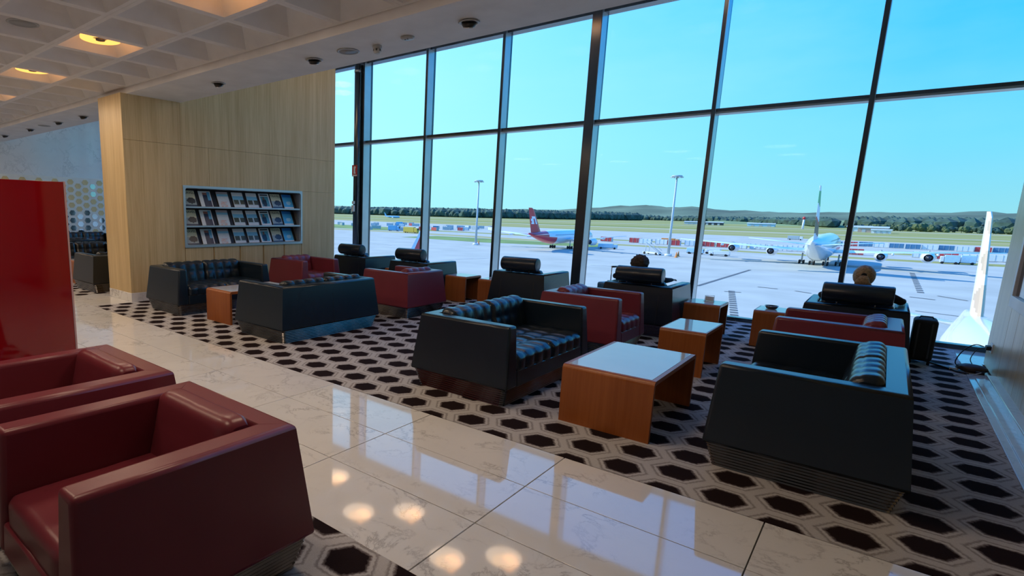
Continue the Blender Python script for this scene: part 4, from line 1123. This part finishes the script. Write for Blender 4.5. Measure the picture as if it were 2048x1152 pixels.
# distant sheds and tower
def shed(x, y, l, w, h, wall, roof_, label):
    r = thing('shed', label, 'building', (x, y, ZG))
    box('wall', (-l/2, -w/2, 0), (l/2, w/2, h), wall, r)
    obj('roof', MB().add([(-l/2-1, -w/2-1, h), (l/2+1, -w/2-1, h), (l/2+1, w/2+1, h), (-l/2-1, w/2+1, h), (-l/2-1, 0, h*1.35), (l/2+1, 0, h*1.35)], [(0, 1, 5, 4), (2, 3, 4, 5), (0, 4, 3), (1, 2, 5), (0, 3, 2, 1)]), roof_, r)
    for q in (-.3, 0, .3): box('door', (l*q-l*.06, -w/2-.2, 0), (l*q+l*.06, -w/2+.1, h*.7), 'plane_grey', r)
for px_, py_, l, h, wall, lab in [(1718, 463, 26, 6, 'cont_white', 'white shed with grey doors by the dark mullion, before the trees'), (1745, 465, 30, 6, 'plane_gold', 'tan shed standing next to the white shed before the trees'), (1762, 467, 18, 4, 'cont_white', 'low white shed at the end of the shed row'),
                                   (1450, 448, 30, 5, 'galv', 'grey shed in the field left of the double deck tail'), (1485, 449, 34, 5, 'darkgrey', 'dark shed beside the grey shed in the field'), (1548, 452, 44, 5, 'vehicle_blue', 'long pale blue shed in the field by the double deck tail')]:
    gx_, gy_ = px_ground(px_, py_); shed(gx_, min(gy_, 1300), l, 12, h, wall, 'galv', lab)
tw = thing('beacon_tower', 'small red topped white beacon tower by the trees', 'tower', (-102, 1120, ZG))
obj('shaft', MB().lathe([(1.6, 0), (1.2, 15)], 10), 'cont_white', tw); obj('cabin', MB().lathe([(1.5, 15), (2.2, 17), (2.0, 18.5), (.3, 19.5)], 10), 'cont_red', tw)
# ---------------------------------------------------------------- trees and hills
def crown_mesh(seed, mat):
    bm = bmesh.new(); rn = random.Random(seed)
    for q in range(5):
        t = bmesh.ops.create_icosphere(bm, subdivisions=2, radius=1)
        c = Vector((rn.uniform(-.55, .55), rn.uniform(-.4, .4), rn.uniform(.35, .95))); s = rn.uniform(.38, .62)
        for v in t['verts']:
            d = v.co.normalized(); v.co = c+d*s*(1+noise.noise(d*3+Vector((seed, q, 0)))*.45)
    me = bpy.data.meshes.new('crown'); bm.to_mesh(me); bm.free(); me.materials.append(M[mat]); return me
crowns = [crown_mesh(i, 'foliage' if i % 3 else 'foliage2') for i in range(5)]
trunk = MB().lathe([(.06, 0), (.04, .6)], 6).mesh('trunk', 'bark')
def tree(x, y, h, k, label, group):
    r = thing('tree', label, 'tree', (x, y, ZG), rnd.uniform(0, 6), group); r.scale = (h*rnd.uniform(.55, .8), h*.6, h*.68)
    link('crown', crowns[k % 5], r); link('trunk', trunk, r)
for i in range(72):
    x = -34+(i//3)*16.5+(i % 3)*5.5+rnd.uniform(-1, 1); y = 1225+(i % 3)*24
    k = rnd.randrange(5); tree(x, y, rnd.uniform(9, 13.5), k, ['olive green broad tree in the tree belt beyond the sheds', 'dark grey green tree in the tree belt beyond the sheds'][0 if k % 5 in (0, 3) else 1], 'trees beyond the sheds')
def belt(name, label, pts, n, h0, h1, depth, mat):
    b = MB(); rn = random.Random(11)
    ico = bmesh.new(); bmesh.ops.create_icosphere(ico, subdivisions=1, radius=1); iv = [v.co.copy() for v in ico.verts]; fi = [tuple(v.index for v in f.verts) for f in ico.faces]; ico.free()
    for i in range(n):
        t = rn.random()*(len(pts)-1); a = int(t); u = t-a
        x = pts[a][0]*(1-u)+pts[a+1][0]*u; y = pts[a][1]*(1-u)+pts[a+1][1]*u+rn.uniform(0, depth)
        h = rn.uniform(h0, h1); w = h*rn.uniform(.5, .9)
        b.add([(x+v.x*w, y+v.y*w, ZG+h*.45+v.z*h*.55*(1+.3*rn.random())) for v in iv], fi, smooth=False)
    o = obj(name, b, mat); o['kind'] = 'stuff'; o['label'] = label; o['category'] = 'trees'; return o
belt('tree_belt', 'dense grey green tree belt along the far edge of the airfield', [(-3200, 1250), (-1500, 1290), (-900, 1350), (-760, 1500), (-640, 1900)], 3200, 10, 25, 170, 'foliage')
belt('tree_belt', 'low dark tree belt at the end of the runway below the hills', [(-1500, 2600), (-600, 2300), (-300, 2000), (-130, 1600), (-90, 1450)], 1500, 9, 19, 180, 'foliage')
belt('tree_belt', 'dark scrub belt on the slope behind the sheds', [(-60, 1480), (160, 1420), (460, 1350)], 420, 10, 24, 120, 'foliage')
def hills(name, label, x0, x1, y0, depth, hfun, mat, nx=90, ny=8):
    b = MB(); vs = []; fs = []
    for j in range(ny+1):
        for i in range(nx+1):
            x = x0+(x1-x0)*i/nx; v = j/ny; y = y0+depth*v
            vs.append((x, y, ZG-1+hfun(x)*math.sin(min(1, v*1.3)*PI/2)*(1+.25*noise.noise(Vector((x*.004, y*.004, 1))))))
    for j in range(ny):
        for i in range(nx): q = j*(nx+1)+i; fs.append((q, q+1, q+nx+2, q+nx+1))
    b.add(vs, fs, smooth=True); o = struct(obj(name, b, mat), label, 'hill'); return o
hills('hill_range', 'distant blue hills on the horizon', -9000, 3500, 7000, 1800, lambda x: 78+75*math.exp(-((x+2450)/900)**2)+45*min(1, max(0, (x+1700)/2400))+14*noise.noise(Vector((x*.002, 7, 0))), 'hill')
hills('hill_range', 'nearer green pasture hills behind the right hand trees', -400, 1500, 1550, 900, lambda x: max(0, 6+26*min(1, max(0, (x+250)/520)))+7*noise.noise(Vector((x*.006, 1, 0))), 'hill_near')
